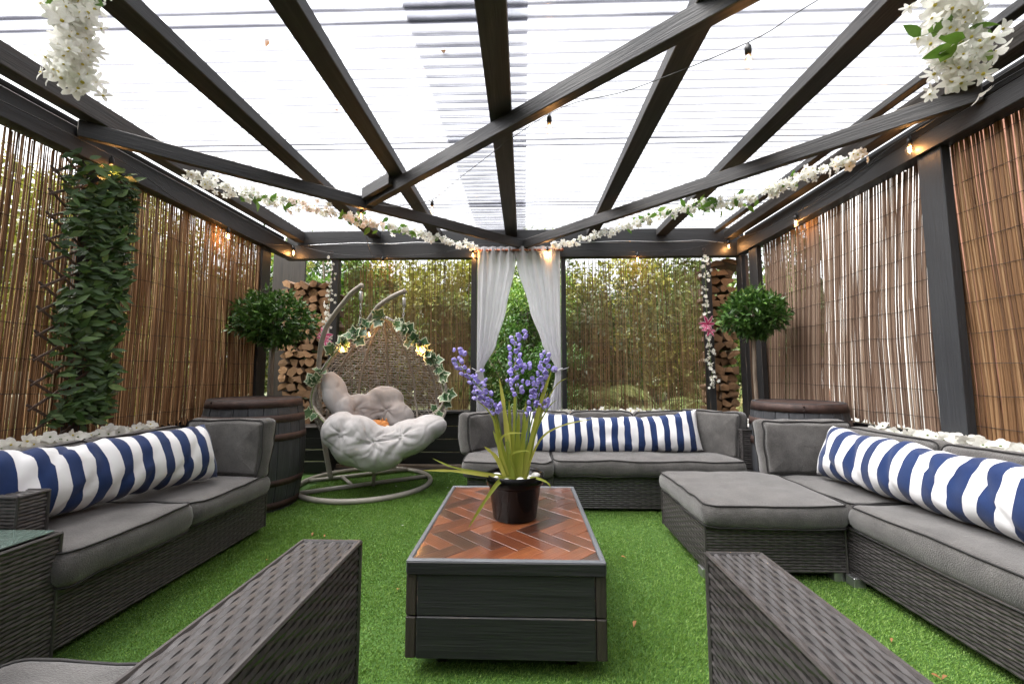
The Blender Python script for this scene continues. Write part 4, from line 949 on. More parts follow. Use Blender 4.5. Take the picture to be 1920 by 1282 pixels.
def blob(name, ells, mat, parent, voxel=.02, wr=.012, seed=0, sm=6, creases=(), label=None):
    import bmesh
    bm = bmesh.new()
    for (c, r, R) in ells:
        Mx = Matrix.Translation(c) @ (R or Matrix.Identity(4)) @ Matrix.Diagonal((*r, 1)); bmesh.ops.create_icosphere(bm, subdivisions=3, radius=1, matrix=Mx)
    me = bpy.data.meshes.new('tmp'); bm.to_mesh(me); bm.free(); o = bpy.data.objects.new('tmp', me); COL.objects.link(o)
    md = o.modifiers.new('r', 'REMESH'); md.mode = 'VOXEL'; md.voxel_size = voxel; ms = o.modifiers.new('s', 'SMOOTH'); ms.iterations = sm; ms.factor = .5
    dg = bpy.context.evaluated_depsgraph_get(); ev = o.evaluated_get(dg); m2 = bpy.data.meshes.new_from_object(ev); bpy.data.objects.remove(o)
    co = np.empty(len(m2.vertices) * 3, np.float32); no = np.empty_like(co); m2.vertices.foreach_get('co', co); m2.vertices.foreach_get('normal', no); co = co.reshape(-1, 3); no = no.reshape(-1, 3)
    dsp = np.zeros(len(co), np.float32)
    for i in range(len(co)):
        q = V(co[i]); a = noise.noise(q * 7 + V((seed, 0, 0))); dsp[i] = wr * a + wr * .35 * noise.noise(V((q.x * 30, q.y * 30, q.z * 9 + seed))) + wr * .6 * noise.noise(q * 17 + V((seed, 2, 0))) - wr * .9 * max(0, 1 - abs(noise.noise(q * 3.5 + V((0, seed, 5)))) * 14)
        for (p, rad, dep) in creases:
            d = (q - V(p)).length
            if d < rad:
                an = math.atan2(q.z - p[2], q.x - p[0]) + .8 * noise.noise(q * 5 + V((0, 0, p[0] * 9))); dsp[i] -= dep * (1 - d / rad) ** 1.5 + .35 * dep * (1 - d / rad) * (abs(math.sin(an * 2.5 + p[0] * 3)) ** 8 * 1.5 + abs(math.sin(an * 5.5)) ** 10 * .6)
    co = co + no * dsp[:, None]; off = np.array(rootloc(parent)); m2.vertices.foreach_set('co', (co - off).astype(np.float32).ravel())
    m2.materials.clear(); m2.materials.append(mat); m2.polygons.foreach_set('use_smooth', [True] * len(m2.polygons)); m2.update(); m2.name = name
    o = bpy.data.objects.new(name, m2); COL.objects.link(o); o.parent = parent
    if label: o['label'] = label
    return o
def eg(l, f, z): return EC + EX * l + EF * f + V((0, 0, z))
Er = lambda a, b=0., c=0.: Matrix.Rotation(EA, 4, 'Z') @ rot(a, b, c)
blob('seat_cushion', [(eg(-.31, .33, .58), (.16, .2, .17), Er(.2, .2)), (eg(-.17, .35, .49), (.23, .22, .23), Er(.2, .2)), (eg(.0, .36, .42), (.28, .21, .205), Er(.2)), (eg(.26, .33, .50), (.27, .2, .165), Er(.1, -.3)), (eg(.44, .27, .58), (.19, .17, .12), Er(0, -.15)), (eg(.03, .08, .46), (.5, .27, .12), Er(0))],
     M['eggfab'], t, .014, .007, 3, 11, creases=[(eg(-.01, .54, .53), .32, .055), (eg(.22, .47, .57), .22, .045), (eg(-.27, .5, .58), .2, .04)])
blob('back_cushion', [(eg(.01, -.12, .80), (.2, .1, .17), Er(.25)), (eg(.12, -.08, .68), (.2, .1, .14), Er(.25, .4)), (eg(-.22, -.08, .72), (.2, .1, .17), Er(.2, .1)), (eg(-.43, .05, .90), (.085, .14, .22), Er(0, -.35, -.6)), (eg(-.34, .04, .74), (.12, .13, .16), Er(0, -.2, -.4))],
     M['eggfab'], t, .014, .006, 8, 11, creases=[(eg(.02, -.01, .72), .22, .05), (eg(-.22, .03, .74), .17, .04)])
# sleeping cat in the chair
ct = thing('cat', 'ginger and white cat curled up in the egg chair cushion', 'cat', eg(-.07, .12, .56))
blob('body', [(eg(-.14, .16, .60), (.13, .085, .06), Er(0, 0, .15)), (eg(-.03, .17, .595), (.1, .08, .058), Er(0)), (eg(-.21, .13, .58), (.08, .07, .05), Er(0)), (eg(.045, .2, .605), (.052, .046, .042), Er(0)), (eg(.07, .235, .592), (.03, .028, .022), Er(0)), (eg(.0, .22, .575), (.06, .03, .025), Er(0, 0, .4))], M['catfur'], ct, .008, .003, 2, 5)
for l in (.03, .066):
    m = MB(); p = eg(l, .195, .638); m.tube([p, p + V((0, 0, .018)), p + V((0, .002, .032))], [.014, .009, .001], 6); m.build('ear', M['catfur'], ct, True)
m = MB(); m.lathe([(.001, -.016), (.016, -.01), (.022, 0), (.016, .012), (.001, .016)], eg(.082, .245, .592), 12); m.build('muzzle', M['catwhite'], ct, True)
m = MB(); m.lathe([(.001, -.02), (.03, -.012), (.042, 0), (.03, .012), (.001, .02)], eg(.03, .24, .575), 12); m.build('chest', M['catwhite'], ct, True)
m = MB(); m.tube(smoothpath([eg(-.27, .1, .57), eg(-.26, .22, .575), eg(-.16, .27, .58), eg(-.05, .28, .575)]), [.022] * 13 + [.02, .018, .016, .014, .012, .008], 8); m.build('tail', M['catfur'], ct, True)

# ------------------------------------------------------------------ ivy garland on the egg chair
def ivymesh():
    lob = [(.06, .0), (-.06, .14), (-.04, .38), (.1, .5), (.27, .33), (.4, .5), (.56, .6), (.6, .34), (.78, .2), (1.0, 0.0)]
    pts = [(x, y) for x, y in lob] + [(x, -y) for x, y in lob[-2:0:-1]]
    m = MB(); c = (.38, 0.); k = len(pts); zf = lambda x, y: .1 * abs(y) - .25 * x * x
    P3 = lambda s: [(c[0] + (x - c[0]) * s, y * s, zf(c[0] + (x - c[0]) * s, y * s)) for x, y in pts]
    vs = [(c[0], 0, zf(c[0], 0))] + P3(.84) + P3(1.0)
    m.add(vs, [(0, 1 + i, 1 + (i + 1) % k) for i in range(k)], 0); m.f += [(1 + i, 1 + k + i, 1 + k + (i + 1) % k, 1 + (i + 1) % k) for i in range(k)]; m.m += [1] * k
    return m.mesh('leaf', [M['ivy'], M['ivyedge']], False)
IVY = ivymesh()
t = thing('ivy_garland', 'variegated ivy garland wound over the top of the egg chair', 'ivy garland', APEX)
path = []
for i in range(14):
    s = .20 + .79 * i / 13; a, b = phirange(s); path.append(egg(b, s) + EF * .03)
for i in range(1, 16):
    s = .99 - .76 * i / 15; a, b = phirange(s); path.append(egg(a, s) + EF * .03)
mb = MB(); mb.tube(smoothpath(path, 3), .0045, 5); mb.build('stem', M['vine'], t, True)
rg = random.Random(9)
for i, p in enumerate(path):
    for k in range(5 if 10 <= i <= 18 else rg.choice((0, 2, 3, 4))):
        out = (p - EC - V((0, 0, .9))); out.y *= .3; d = (out.normalized() * .5 + EF * rg.uniform(.2, .8) + V((rg.gauss(0, .5), rg.gauss(0, .3), rg.gauss(-.1, .5)))).normalized()
        nrm = (EF * 1.2 + V((rg.gauss(0, .4), rg.gauss(0, .4), rg.gauss(.3, .4)))).normalized(); y = nrm.cross(d).normalized()
        inst('leaf', IVY, MX(p + V((rg.gauss(0, .015), rg.gauss(0, .015), rg.gauss(0, .015))), d, y, d.cross(y), rg.uniform(.07, .125)), t)

# ------------------------------------------------------------------ curtains
rod = thing('curtain_rod', 'copper coloured curtain rod across the gap in the back beam', 'curtain rod', (-.06, 4.74, 2.475))
mb = MB(); mb.tube([(-.56, 4.735, 2.475), (.44, 4.735, 2.475)], .013, 10); mb.build('rod', M['copper'], rod, True)
for x in (-.55, .43):
    mb = MB(); mb.lathe([(.001, -.02), (.018, -.012), (.02, 0), (.014, .015), (.001, .02)], (x, 4.735, 2.475), 12); mb.build('finial', M['copper'], rod, True)
def curtain(label, xo, prof, tie, seed, folds=4.5):
    t = thing('curtain', label, 'curtain', (xo, 4.735, .62), 'sheer grey curtains in the back opening')
    def edge(z):
        for (z0, x0), (z1, x1) in zip(prof, prof[1:]):
            if z0 >= z >= z1:
                f = (z0 - z) / (z0 - z1); f = f * f * (3 - 2 * f) * .5 + f * .5; return x0 + (x1 - x0) * f
        return prof[-1][1]
    def fn(u, v):
        z = 2.515 - v * 1.87; xi = edge(z); w_ = abs(xi - xo); g = max(.0, 1 - w_ / .42)
        x = xo + (xi - xo) * u; k = 2 * PI * folds * u
        amp = .02 * (1 - .55 * min(1, v * 1.5)) + .03 * g
        y = 4.735 + amp * math.sin(k + .5 * noise.noise(V((u * 3, v * 3, seed)))) + .012 * noise.noise(V((u * 6, v * 4, seed))) - .03 * g
        x += .010 * math.sin(2 * k + 1) * (1 - abs(2 * u - 1)) * (1 + g)
        return V((x, y, z))
    m = MB(); m.grid(fn, 90, 70); m.build('cloth', M['curtain'], t, True)
    for k in range(5):
        u = (k + .5) / 5; p = fn(u, .022); m = MB(); m.tube([V((p.x, 4.735, 2.475)) + V((0, .024 * math.cos(a), .024 * math.sin(a))) for a in [2 * PI * i / 14 for i in range(14)]], .004, 5, closed=True); m.build('eyelet', M['steel'], t, True)
    m = MB(); z = tie; xm = (edge(z) + xo) / 2; wv = abs(edge(z) - xo) / 2 + .012
    m.tube([(xm + wv * math.cos(a), 4.71 + .05 * math.sin(a), z + .02 * math.cos(a)) for a in [2 * PI * i / 20 for i in range(20)]], .006, 6, closed=True)
    m.tube([(xo, 4.72, z), (xo + (.09 if xo > 0 else -.06), 4.78, z + .03)], .004, 5)
    m.build('tie_cord', M['curtain'], t, True)
curtain('sheer grey curtain tied back next to the egg chair', -.525, [(2.52, -.095), (2.3, -.10), (1.8, -.2), (1.4, -.31), (1.12, -.455), (1.0, -.44), (.64, -.36)], 1.11, 1)
curtain('sheer grey curtain tied back above the striped bolster on the curtain sofa', .405, [(2.52, -.105), (2.3, -.08), (1.8, .06), (1.4, .2), (1.16, .335), (1.05, .34), (.64, .24)], 1.12, 2)

# ------------------------------------------------------------------ leaf trellis on the reed wall
LAUREL = leafmesh('leaf', M['laurel'], 1., .42, .12, .1)
t = thing('leaf_trellis', 'expanding cane trellis covered in artificial laurel leaves between the two golden reed screens', 'trellis', (-2.7, 2.5, .78))
for k in range(13):
    for sgn in (1, -1):
        z0 = .62 + k * .135; y0, y1 = 2.262, 2.70; z1 = z0 + .49 * .62
        a = V((-2.693 + .006 * sgn, y0 if sgn > 0 else y1, z0)); b = V((-2.693 + .006 * sgn, y1 if sgn > 0 else y0, z1))
        if z1 > 2.36:
            f = (2.36 - z0) / (z1 - z0)
            if f < .15: continue
            b = a.lerp(b, f)
        if z0 < .74: a = a.lerp(b, (.74 - z0) / (b.z - z0))
        plank('slat', a, b, .014, .006, M['lattice'], t, up=V((1, 0, 0)), b=.001)
rg = random.Random(17); cnt = 0
def trelleaf():
    e = rg.random(); zz = rg.uniform(.80, 2.39); yy = 2.315 - .025 * (zz - .8) / 1.55 + (.33 + .1 * (zz - .8) / 1.55) * (e ** .9)
    gap = noise.noise(V((yy * 4, zz * 3.2, 4)))
    if gap < -.22 and rg.random() < .75: return None
    p = V((-2.69 + rg.uniform(.0, .07), yy, zz)); d = V((rg.uniform(.1, .8), rg.uniform(.1, 1.0), rg.gauss(.25, .55))).normalized()
    n = V((.7 + rg.gauss(0, .5), -.6 + rg.gauss(0, .5), .45 + rg.gauss(0, .5))); y = n.cross(d).normalized(); return p, d, y, d.cross(y), rg.uniform(.045, .098)
while cnt < 300:
    q = trelleaf()
    if q: p, d, y, z, s = q; inst('leaf', LAUREL, MX(p + V((.025, 0, 0)), d, y, z, s), t); cnt += 1
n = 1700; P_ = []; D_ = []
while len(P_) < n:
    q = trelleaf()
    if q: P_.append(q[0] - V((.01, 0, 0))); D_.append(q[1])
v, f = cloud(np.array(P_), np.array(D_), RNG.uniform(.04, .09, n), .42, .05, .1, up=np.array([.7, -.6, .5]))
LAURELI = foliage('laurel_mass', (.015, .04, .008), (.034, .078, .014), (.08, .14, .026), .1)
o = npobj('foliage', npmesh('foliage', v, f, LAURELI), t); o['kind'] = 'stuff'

# ------------------------------------------------------------------ flowers
def flowermesh(name, mats, np_=5, L=1., W=.75, cup=.35, r0=.08):
    m = MB()
    for k in range(np_):
        a = 2 * PI * k / np_ + .1 * (k % 2); ca, sa = math.cos(a), math.sin(a); vs = []
        for i in range(5):
            f = i / 4; r = r0 + (L - r0) * f; wd = W * .5 * math.sin(PI * (f * .86 + .07)) ** .8; z = cup * (f - .55 * f * f) + .03 * (k % 3)
            for s in (-1, 0, 1): vs.append((r * ca - s * wd * sa, r * sa + s * wd * ca, z + (.09 if s else 0) * wd * 2))
        m.add(vs, [(3 * i + j, 3 * i + j + 3, 3 * i + j + 4, 3 * i + j + 1) for i in range(4) for j in (0, 1)], 0)
    m.lathe([(.001, .02), (.13, .06), (.15, .14), (.08, .24), (.001, .26)], (0, 0, 0), 7, 1)
    return m.mesh(name, mats, True)
FL = [flowermesh('flower', [M['petal'], M['stamen']], n, 1, w_, c) for n, w_, c in ((5, .8, .35), (5, .62, .6), (6, .6, .2))]
FB = flowermesh('flower', [M['blush'], M['stamen']], 5, 1, .8, .5)
FORCH = flowermesh('flower', [M['petal'], M['vine']], 5, 1, .95, .25)
GL = leafmesh('leaf', M['gleaf'], 1., .48, .15, .1)
def garland(name, label, cat, path, nfl, size, nleaf, seed, spread=.03, group=None, gaps=(), flowers=FL, lsize=(.06, .1), leafat=None, down=.35, blush=0., facing=V((0, -1, -.5))):
    rg = random.Random(seed); q = smoothpath(path, 5); t = thing(name, label, cat, q[0], group)
    m = MB(); m.tube(q, .0028, 5); m.build('stem', M['vine'], t, True)
    def at(f): i = min(len(q) - 2, int(f * (len(q) - 1))); return q[i].lerp(q[i + 1], f * (len(q) - 1) - i)
    for k in range(nfl):
        f = (k + rg.random()) / nfl
        if any(a < f < b for a, b in gaps): continue
        c = at(f) + V((rg.gauss(0, 1), rg.gauss(0, 1), rg.gauss(-down, .9))) * spread
        nz = (facing + V((rg.gauss(0, .6), rg.gauss(0, .5), rg.gauss(0, .6)))).normalized(); tt, y, z = frame(nz); a = rg.uniform(0, 6.28); y2 = y * math.cos(a) + z * math.sin(a)
        me = FB if rg.random() < blush and .3 < f < .65 else rg.choice(flowers)
        inst('flower', me, MX(c, y2, tt.cross(y2), tt, rg.uniform(*size)), t)
    for k in range(nleaf):
        f = rg.choice(leafat) + rg.gauss(0, .035) if leafat else rg.random(); f = min(max(f, 0), .999)
        c = at(f) + V((rg.gauss(0, 1), rg.gauss(0, .6), rg.gauss(-.3, 1))) * spread * 1.35
        d = V((rg.gauss(0, 1), rg.gauss(0, .5), rg.gauss(-.25, .8))).normalized(); n = (facing + V((rg.gauss(0, .5),) * 3)); y = n.cross(d).normalized()
        inst('leaf', GL, MX(c, d, y, d.cross(y), rg.uniform(*lsize)), t)
        if True:
            m = MB(); m.tube([at(f), at(f).lerp(c, .5) + V((0, 0, .008)), c], .0016, 4); m.build('twig', M['vine'], t)
    return t
gg = 'white wisteria garlands under the roof'
garland('flower_garland', 'white wisteria garland strung below the brace on the leaf trellis side', 'garland', [(-2.38, 2.88, 2.50), (-2.16, 3.2, 2.50), (-1.8, 3.6, 2.535), (-1.47, 4.0, 2.55), (-1.04, 4.4, 2.56), (-.52, 4.72, 2.51)], 250, (.022, .036), 46, 1, .026, gg, leafat=(.22, .3, .5, .55, .6, .72, .75), blush=.5)
garland('flower_garland', 'white wisteria garland strung below the brace on the white house side', 'garland', [(2.24, 2.8, 2.55), (1.97, 3.1, 2.505), (1.81, 3.4, 2.505), (1.39, 3.8, 2.575), (.92, 4.3, 2.55), (.315, 4.72, 2.51)], 250, (.022, .036), 56, 2, .024, gg, leafat=(.22, .42, .46, .5, .54, .6, .7), gaps=((.33, .37),))
gh = 'white wisteria bunches hanging from the near rafters'
FW = [flowermesh('flower', [M['petal'], M['stamen']], n, 1, w_, c, r0=.05) for n, w_, c in ((5, .5, .7), (6, .42, .5), (5, .58, .9), (7, .36, .35))]
garland('flower_bunch', 'white wisteria bunch hanging from the near rafter above the glass-topped side table', 'flower bunch', [(-1.60, 1.35, 2.66), (-1.60, 1.36, 2.45), (-1.58, 1.36, 2.28), (-1.57, 1.36, 2.135)], 170, (.024, .042), 9, 3, .034, gh, lsize=(.05, .075), facing=V((.5, -.8, -.5)), leafat=(.3, .55, .7), flowers=FW)
garland('flower_bunch', 'white wisteria bunch with broad green leaves hanging from the near rafter above the corner sofa', 'flower bunch', [(1.46, 1.36, 2.66), (1.44, 1.38, 2.45), (1.47, 1.4, 2.25), (1.50, 1.4, 2.12)], 160, (.024, .042), 26, 4, .038, gh, lsize=(.06, .1), facing=V((-.5, -.8, -.5)), leafat=(.25, .45, .6, .75), flowers=FW)
def blossom_string(label, path, seed, lily, n=60):
    t = garland('blossom_string', label, 'blossom string', path, n, (.016, .024), 4, seed, .024, 'white blossom strings hanging at the back corners', lsize=(.03, .045), flowers=FL[:2], facing=V((0, -1, 0)))
    p = V(path[0]); m = MB(); m.tube([p + V((0, .02, .0)), p + V((0, .02, .07))], .0025, 5); m.tube([p + V((.016 * math.cos(a), .02, .085 + .018 * math.sin(a))) for a in [2 * PI * i / 14 for i in range(14)]], .004, 6, closed=True); m.build('hook', M['hoop'], t, True)
    for i, (dx, dz, s) in enumerate(((0, .035, .10), (.012, -.04, .085), (-.02, 0., .07))):
        c = V(lily) + V((dx, -.05 - .01 * i, dz)); m = MB(); dd = V((rg.gauss(0, .3), -1, rg.gauss(0, .3))).normalized(); tt, y, z = frame(dd)
        for k in range(6):
            a = 2 * PI * k / 6 + i; e = y * math.cos(a) + z * math.sin(a); g = tt.cross(e); vs = []
            for j in range(6):
                f = j / 5; wd = .2 * math.sin(PI * (f * .9 + .08)); q = c + (e * f + tt * (.35 * f - .45 * f * f)) * s
                vs += [q - g * wd * s, q - g * wd * s * .62, q + tt * .02 * s, q + g * wd * s * .62, q + g * wd * s]
            for j in range(5):
                for h in range(4): m.add([vs[5 * j + h], vs[5 * j + 5 + h], vs[5 * j + 6 + h], vs[5 * j + 1 + h]], [(0, 1, 2, 3)], 1 if h in (0, 3) else 0)
        m.build('lily', [M['pink'], M['pinkedge']], t, False)
blossom_string('white blossom string with pink lilies hanging behind the egg chair upright', [(-2.2, 4.7, 2.37), (-2.19, 4.69, 2.0), (-2.20, 4.68, 1.7), (-2.15, 4.68, 1.42)], 5, (-2.19, 4.66, 1.47), 60)
blossom_string('long white blossom string with pink lilies hanging beside the tall narrow log stack', [(2.01, 4.7, 2.37), (2.0, 4.69, 2.0), (2.0, 4.69, 1.5), (2.02, 4.69, 1.2), (2.03, 4.69, .93)], 6, (1.965, 4.66, 1.58), 92)
gp = 'white petal garlands along the sofa backs'
garland('petal_garland', 'white petal garland lying along the back of the sofa by the leaf trellis', 'petal garland', [(-2.55, 1.75, .70), (-2.52, 2.05, .735), (-2.52, 2.45, .735), (-2.51, 2.86, .725)], 70, (.026, .04), 0, 7, .012, gp, flowers=[FL[0], FORCH], facing=V((.8, -.5, .6)), down=0)
garland('petal_garland', 'white petal garland lying behind the back cushions of the curtain sofa', 'petal garland', [(.25, 4.28, .68), (.7, 4.29, .69), (1.2, 4.29, .69), (1.62, 4.28, .68)], 66, (.03, .045), 0, 8, .014, gp, flowers=[FL[0], FORCH], facing=V((0, -1, .5)), down=0)
garland('petal_garland', 'greenish white petal garland lying along the back of the corner sofa', 'petal garland', [(2.355, 3.0, .70), (2.355, 2.6, .72), (2.355, 2.2, .725), (2.355, 1.7, .725)], 70, (.028, .045), 0, 9, .012, gp, flowers=[FORCH], facing=V((-.8, -.5, .5)), down=0)

# ------------------------------------------------------------------ string lights
mb = MB(); mb.lathe([(.001, -.075), (.012, -.071), (.0205, -.058), (.0225, -.045), (.018, -.024), (.011, -.008), (.011, 0)], (0, 0, 0), 14); BULB = mb.mesh('glass', M['bulbglass'], True)
mb = MB(); mb.lathe([(.0125, -.012), (.013, .0), (.0145, .002), (.0145, .03), (.009, .036), (.006, .048), (.001, .05)], (0, 0, 0), 12); SOCK = mb.mesh('bulb', M['socket'], True)
mb = MB(); mb.tube([(-.007, 0, -.02), (-.008, 0, -.048), (-.003, .003, -.03), (0, 0, -.05), (.003, -.003, -.03), (.008, 0, -.048), (.007, 0, -.02)], .0017, 5); FIL = mb.mesh('filament', M['filament'])
def bulb(par, p, tiltv=(0, 0, -1), W=.3):
    d = -V(tiltv).normalized(); tt, y, z = frame(d, V((1, 0, 0))); Mx = MX(V(p), y, z, tt)
    b = inst('bulb', SOCK, Mx, par)
    for nm, me in (('glass', BULB), ('filament', FIL)):
        o = bpy.data.objects.new(nm, me); COL.objects.link(o); o.parent = b
    l = bpy.data.lights.new('bulb_light', 'POINT'); l.energy = W; l.color = (1, .5, .18); l.shadow_soft_size = .012
    lo = bpy.data.objects.new('bulb_light', l); COL.objects.link(lo); lo.parent = b; lo.location = (0, 0, -.045)
def cable(par, pts, r=.0028, mat=None):
    m = MB(); m.tube(smoothpath(pts, 6), r, 6); m.build('cable', mat or M['socket'], par, True)
t = thing('string_lights', 'black cabled string of lit bulbs round the wall plates of the pergola', 'string lights', (-2.6, 4.0, 2.4))
per = [(-2.64, 2.55, 2.43), (-2.64, 3.64, 2.34), (-2.635, 4.7, 2.49), (-1.62, 4.76, 2.375), (-.585, 4.76, 2.465), (.262, 4.72, 2.465), (1.28, 4.76, 2.40), (2.29, 4.73, 2.53), (2.36, 3.67, 2.42), (2.355, 2.56, 2.49)]
for p in per: bulb(t, p, (0.05 if p[0] < 0 else -.05, 0, -1))
cp = [(-2.64, 1.5, 2.44)]
for a, b in zip(per, per[1:]): cp += [(a[0], a[1], a[2] + .05), ((a[0] + b[0]) / 2, (a[1] + b[1]) / 2 - (.02 if a[1] > 4.6 else 0), min(a[2], b[2]) + .06)]
cp += [(*per[-1][:2], per[-1][2] + .05), (2.365, 1.4, 2.5)]
cable(t, cp)
t = thing('string_lights', 'thin black cable of bulbs hung diagonally under the clear roof along the big brace', 'string lights', (-.1, 2.6, 2.5))
rp = [(-1.43, 3.60, 2.50), (-.775, 3.47, 2.50), (.145, 2.30, 2.505), (.992, 1.795, 2.50)]
for p in rp: bulb(t, p, W=.2)
cable(t, [(-1.75, 4.78, 2.42), (-1.6, 4.2, 2.44), (-1.43, 3.6, 2.55), (-1.1, 3.55, 2.525), (-.775, 3.47, 2.55), (-.45, 3.0, 2.53), (.145, 2.3, 2.555), (.55, 2.05, 2.52), (.992, 1.795, 2.55), (1.16, 1.68, 2.60), (1.4, 1.5, 2.66)], .0022)
t = thing('string_lights', 'short string of warm bulbs in the ivy on the egg chair', 'string lights', APEX)
s1 = [egg(phirange(.80)[1], .80) + EF * .06, APEX + EF * .10 + V((-.12, 0, -.12)), egg(phirange(.80)[0], .80) + EF * .07]
for p in (s1[0], APEX + EF * .13 + V((-.13, 0, -.16)), s1[2]): bulb(t, p, (.3, -.2, -1), .3)
cable(t, [egg(phirange(.6)[1], .6) + EF * .05, s1[0] + V((0, 0, .05)), APEX + EF * .12 + V((-.13, 0, -.1)), APEX + EF * .06 + V((.02, 0, -.02)), s1[2] + V((0, 0, .05)), egg(phirange(.6)[0], .6) + EF * .05])
t = thing('power_cable', 'pale power cable clipped along the joint of the two back beams', 'cable', (-.1, 4.77, 2.58))
cable(t, [(-2.5, 4.772, 2.56)] + [(x, 4.772, 2.578 + .007 * math.sin(x * 9)) for x in np.linspace(-2.3, -.6, 12)] , .004, M['steel'])
cable(t, [(x, 4.772, 2.574 + .006 * math.sin(x * 7)) for x in np.linspace(.35, 2.0, 12)] + [(2.25, 4.772, 2.55)], .004, M['steel'])

# ------------------------------------------------------------------ small debris
DRY = leafmesh('fallen_leaf', M['browndry'], 1., .5, .3, .2)
def fall(label, p, s, a, grp=None):
    tag(inst('fallen_leaf', DRY, Matrix.Translation(p) @ rot(.15, .1, a) @ Matrix.Scale(s, 4)), label, 'leaf', grp)
for label, p, s in (('orange dead leaf on the clear roof, upper of the pair by the trellis-side rafter', (-1.2, 2.58, 2.772), .05), ('orange dead leaf on the clear roof nearest the trellis side eave', (-1.93, 2.66, 2.772), .045), ('curled brown leaf on the clear roof between the two middle rafters', (-.42, 2.1, 2.772), .055), ('dark scrap of leaf on the clear roof at the top of the picture', (-1.29, 1.98, 2.772), .045)):
    fall(label, p, s, random.uniform(0, 6))
gr = random.Random(31)
for i in range(26):
    x, y = gr.choice(((gr.uniform(-1.7, -.5), gr.uniform(1.4, 3.2)), (gr.uniform(.35, .9), gr.uniform(1.4, 3.2)), (gr.uniform(.8, 1.6), gr.uniform(1.3, 2.2)), (gr.uniform(-1.7, -.5), gr.uniform(2.5, 4.8))))
    fall('tiny dry leaf scrap lying on the green turf', (x, y, .022), gr.uniform(.018, .035), gr.uniform(0, 6), 'dry leaf scraps on the turf')

for i in range(14):
    x, y = gr.uniform(-1.6, 1.2), gr.uniform(1.3, 4.6)
    tag(inst('fallen_petal', FL[1], Matrix.Translation((x, y, .02)) @ rot(gr.uniform(-.4, .4), gr.uniform(-.4, .4), gr.uniform(0, 6)) @ Matrix.Scale(gr.uniform(.007, .012), 4)), 'tiny white fallen blossom lying on the green turf', 'petal', 'white fallen blossoms on the turf')

# ------------------------------------------------------------------ garden outside
def tree(label, x, y, h, rx, rz, cz, mat, n, size, seed, group='trees beyond the pergola', name='garden_tree', cat='tree', tr=.09):
    global RNG
    t = thing(name, label, cat, (x, y, -.03), group); m = MB(); rg = random.Random(seed); rn = np.random.default_rng(seed)
    m.tube([(x, y, -.03), (x + rg.uniform(-.1, .1), y, h * .4), (x + rg.uniform(-.2, .2), y, h * .85)], [tr, tr * .75, tr * .3], 8)
    nc = 46; d = rn.normal(size=(nc, 3)); d /= np.linalg.norm(d, axis=1, keepdims=True); cc = np.array([x, y, cz]) + d * (rn.random(nc) ** .45)[:, None] * np.array([rx, rx, rz])
    for k in range(8): m.tube([V((x, y, h * rg.uniform(.3, .6))), V(cc[k]) * .5 + V((x, y, cz)) * .5 + V((0, 0, -.2)), V(cc[k])], [tr * .4, tr * .25, .01], 5)
    m.build('trunk', M['trunk'], t, True)
    w_ = rn.random(nc) + .4; idx = rn.choice(nc, n, p=w_ / w_.sum()); rad = rn.uniform(.18, .34, nc) * max(rx, rz) 
    g = rn.normal(size=(n, 3)); g /= np.linalg.norm(g, axis=1, keepdims=True); pos = cc[idx] + g * (rad[idx] * rn.random(n) ** .4)[:, None] * np.array([1, 1, .75])
    pos[:, 2] = np.maximum(pos[:, 2], .02)
    v, f = cloud(pos, g + rn.normal(size=(n, 3)) * .8 + np.array([0, 0, -.2]), rn.uniform(.7, 1.3, n) * size, .45, .06, .15)
    npobj('crown', npmesh('crown', v, f, mat), t); return t
HS = 1.0
T = [('golden green tree outside behind the egg chair screen', -1.6, 7.6, 3.2, 1.5, 1.2, 2.1, 'f_gold', 9000, .1), ('mid green tree outside behind the curtain gap', .1, 9.0, 3.6, 1.8, 1.5, 2.3, 'f_mid', 9000, .12),
     ('golden leafed tree outside behind the curtain sofa screen', 1.9, 8.2, 3.3, 1.6, 1.3, 2.1, 'f_gold', 9000, .1), ('mid green tree outside behind the lily string', 3.6, 8.4, 3.4, 1.5, 1.4, 2.1, 'f_mid', 9000, .11),
     ('bright leafy tree outside above the wide log stack', -3.1, 6.6, 3, .9, 1.0, 2.2, 'f_bright', 7000, .09), ('tall golden tree outside the trellis side reed screen', -6.2, 5.6, 4.5, 1.9, 1.9, 2.2, 'f_gold', 11000, .12),
     ('mid green tree outside the nearest golden reed screen', -6.6, 2.6, 4.5, 1.8, 2.0, 2.4, 'f_mid', 9000, .12), ('golden tree outside beyond the barrel under the round tree', -5.3, 7.0, 3.4, 1.6, 1.5, 2.3, 'f_gold', 10000, .1), ('dark green tree in the far corner beyond the wide log stack', -4.6, 9.2, 3.6, 2.0, 1.5, 2.3, 'f_dark', 9000, .13),
     ('dark green tree outside beyond the gable of the white house', 5.4, 8.6, 4, 1.6, 1.8, 2.2, 'f_dark', 8000, .12), ('dark bushy tree outside behind the curtain sofa screen', 1.0, 6.9, 2.6, 1.2, .95, 1.6, 'f_dark', 8000, .08), ('dark bushy tree outside low behind the egg chair', -1.0, 6.7, 2.5, 1.0, .9, 1.6, 'f_mid', 7000, .08)]
for i, a in enumerate(T): tree(a[0], *a[1:7], M[a[7]], a[8], a[9], 100 + i)
tree('bright leafy shrub filling the gap between the curtains', -.05, 5.9, 1.6, .85, .95, .95, M['f_shrub'], 9000, .055, 201, None, 'garden_shrub', 'shrub', .03)
tree('golden tipped shrub above the bright one between the curtains', .1, 6.8, 2.4, .9, .65, 2.1, M['f_bright'], 6000, .06, 202, None, 'garden_shrub', 'shrub', .03)
tree('yellow flecked shrub outside the golden reed screen by the barrel', -3.9, 4.2, 2.6, .8, 1.1, 1.7, M['f_gold'], 5000, .06, 203, None, 'garden_shrub', 'shrub', .03)
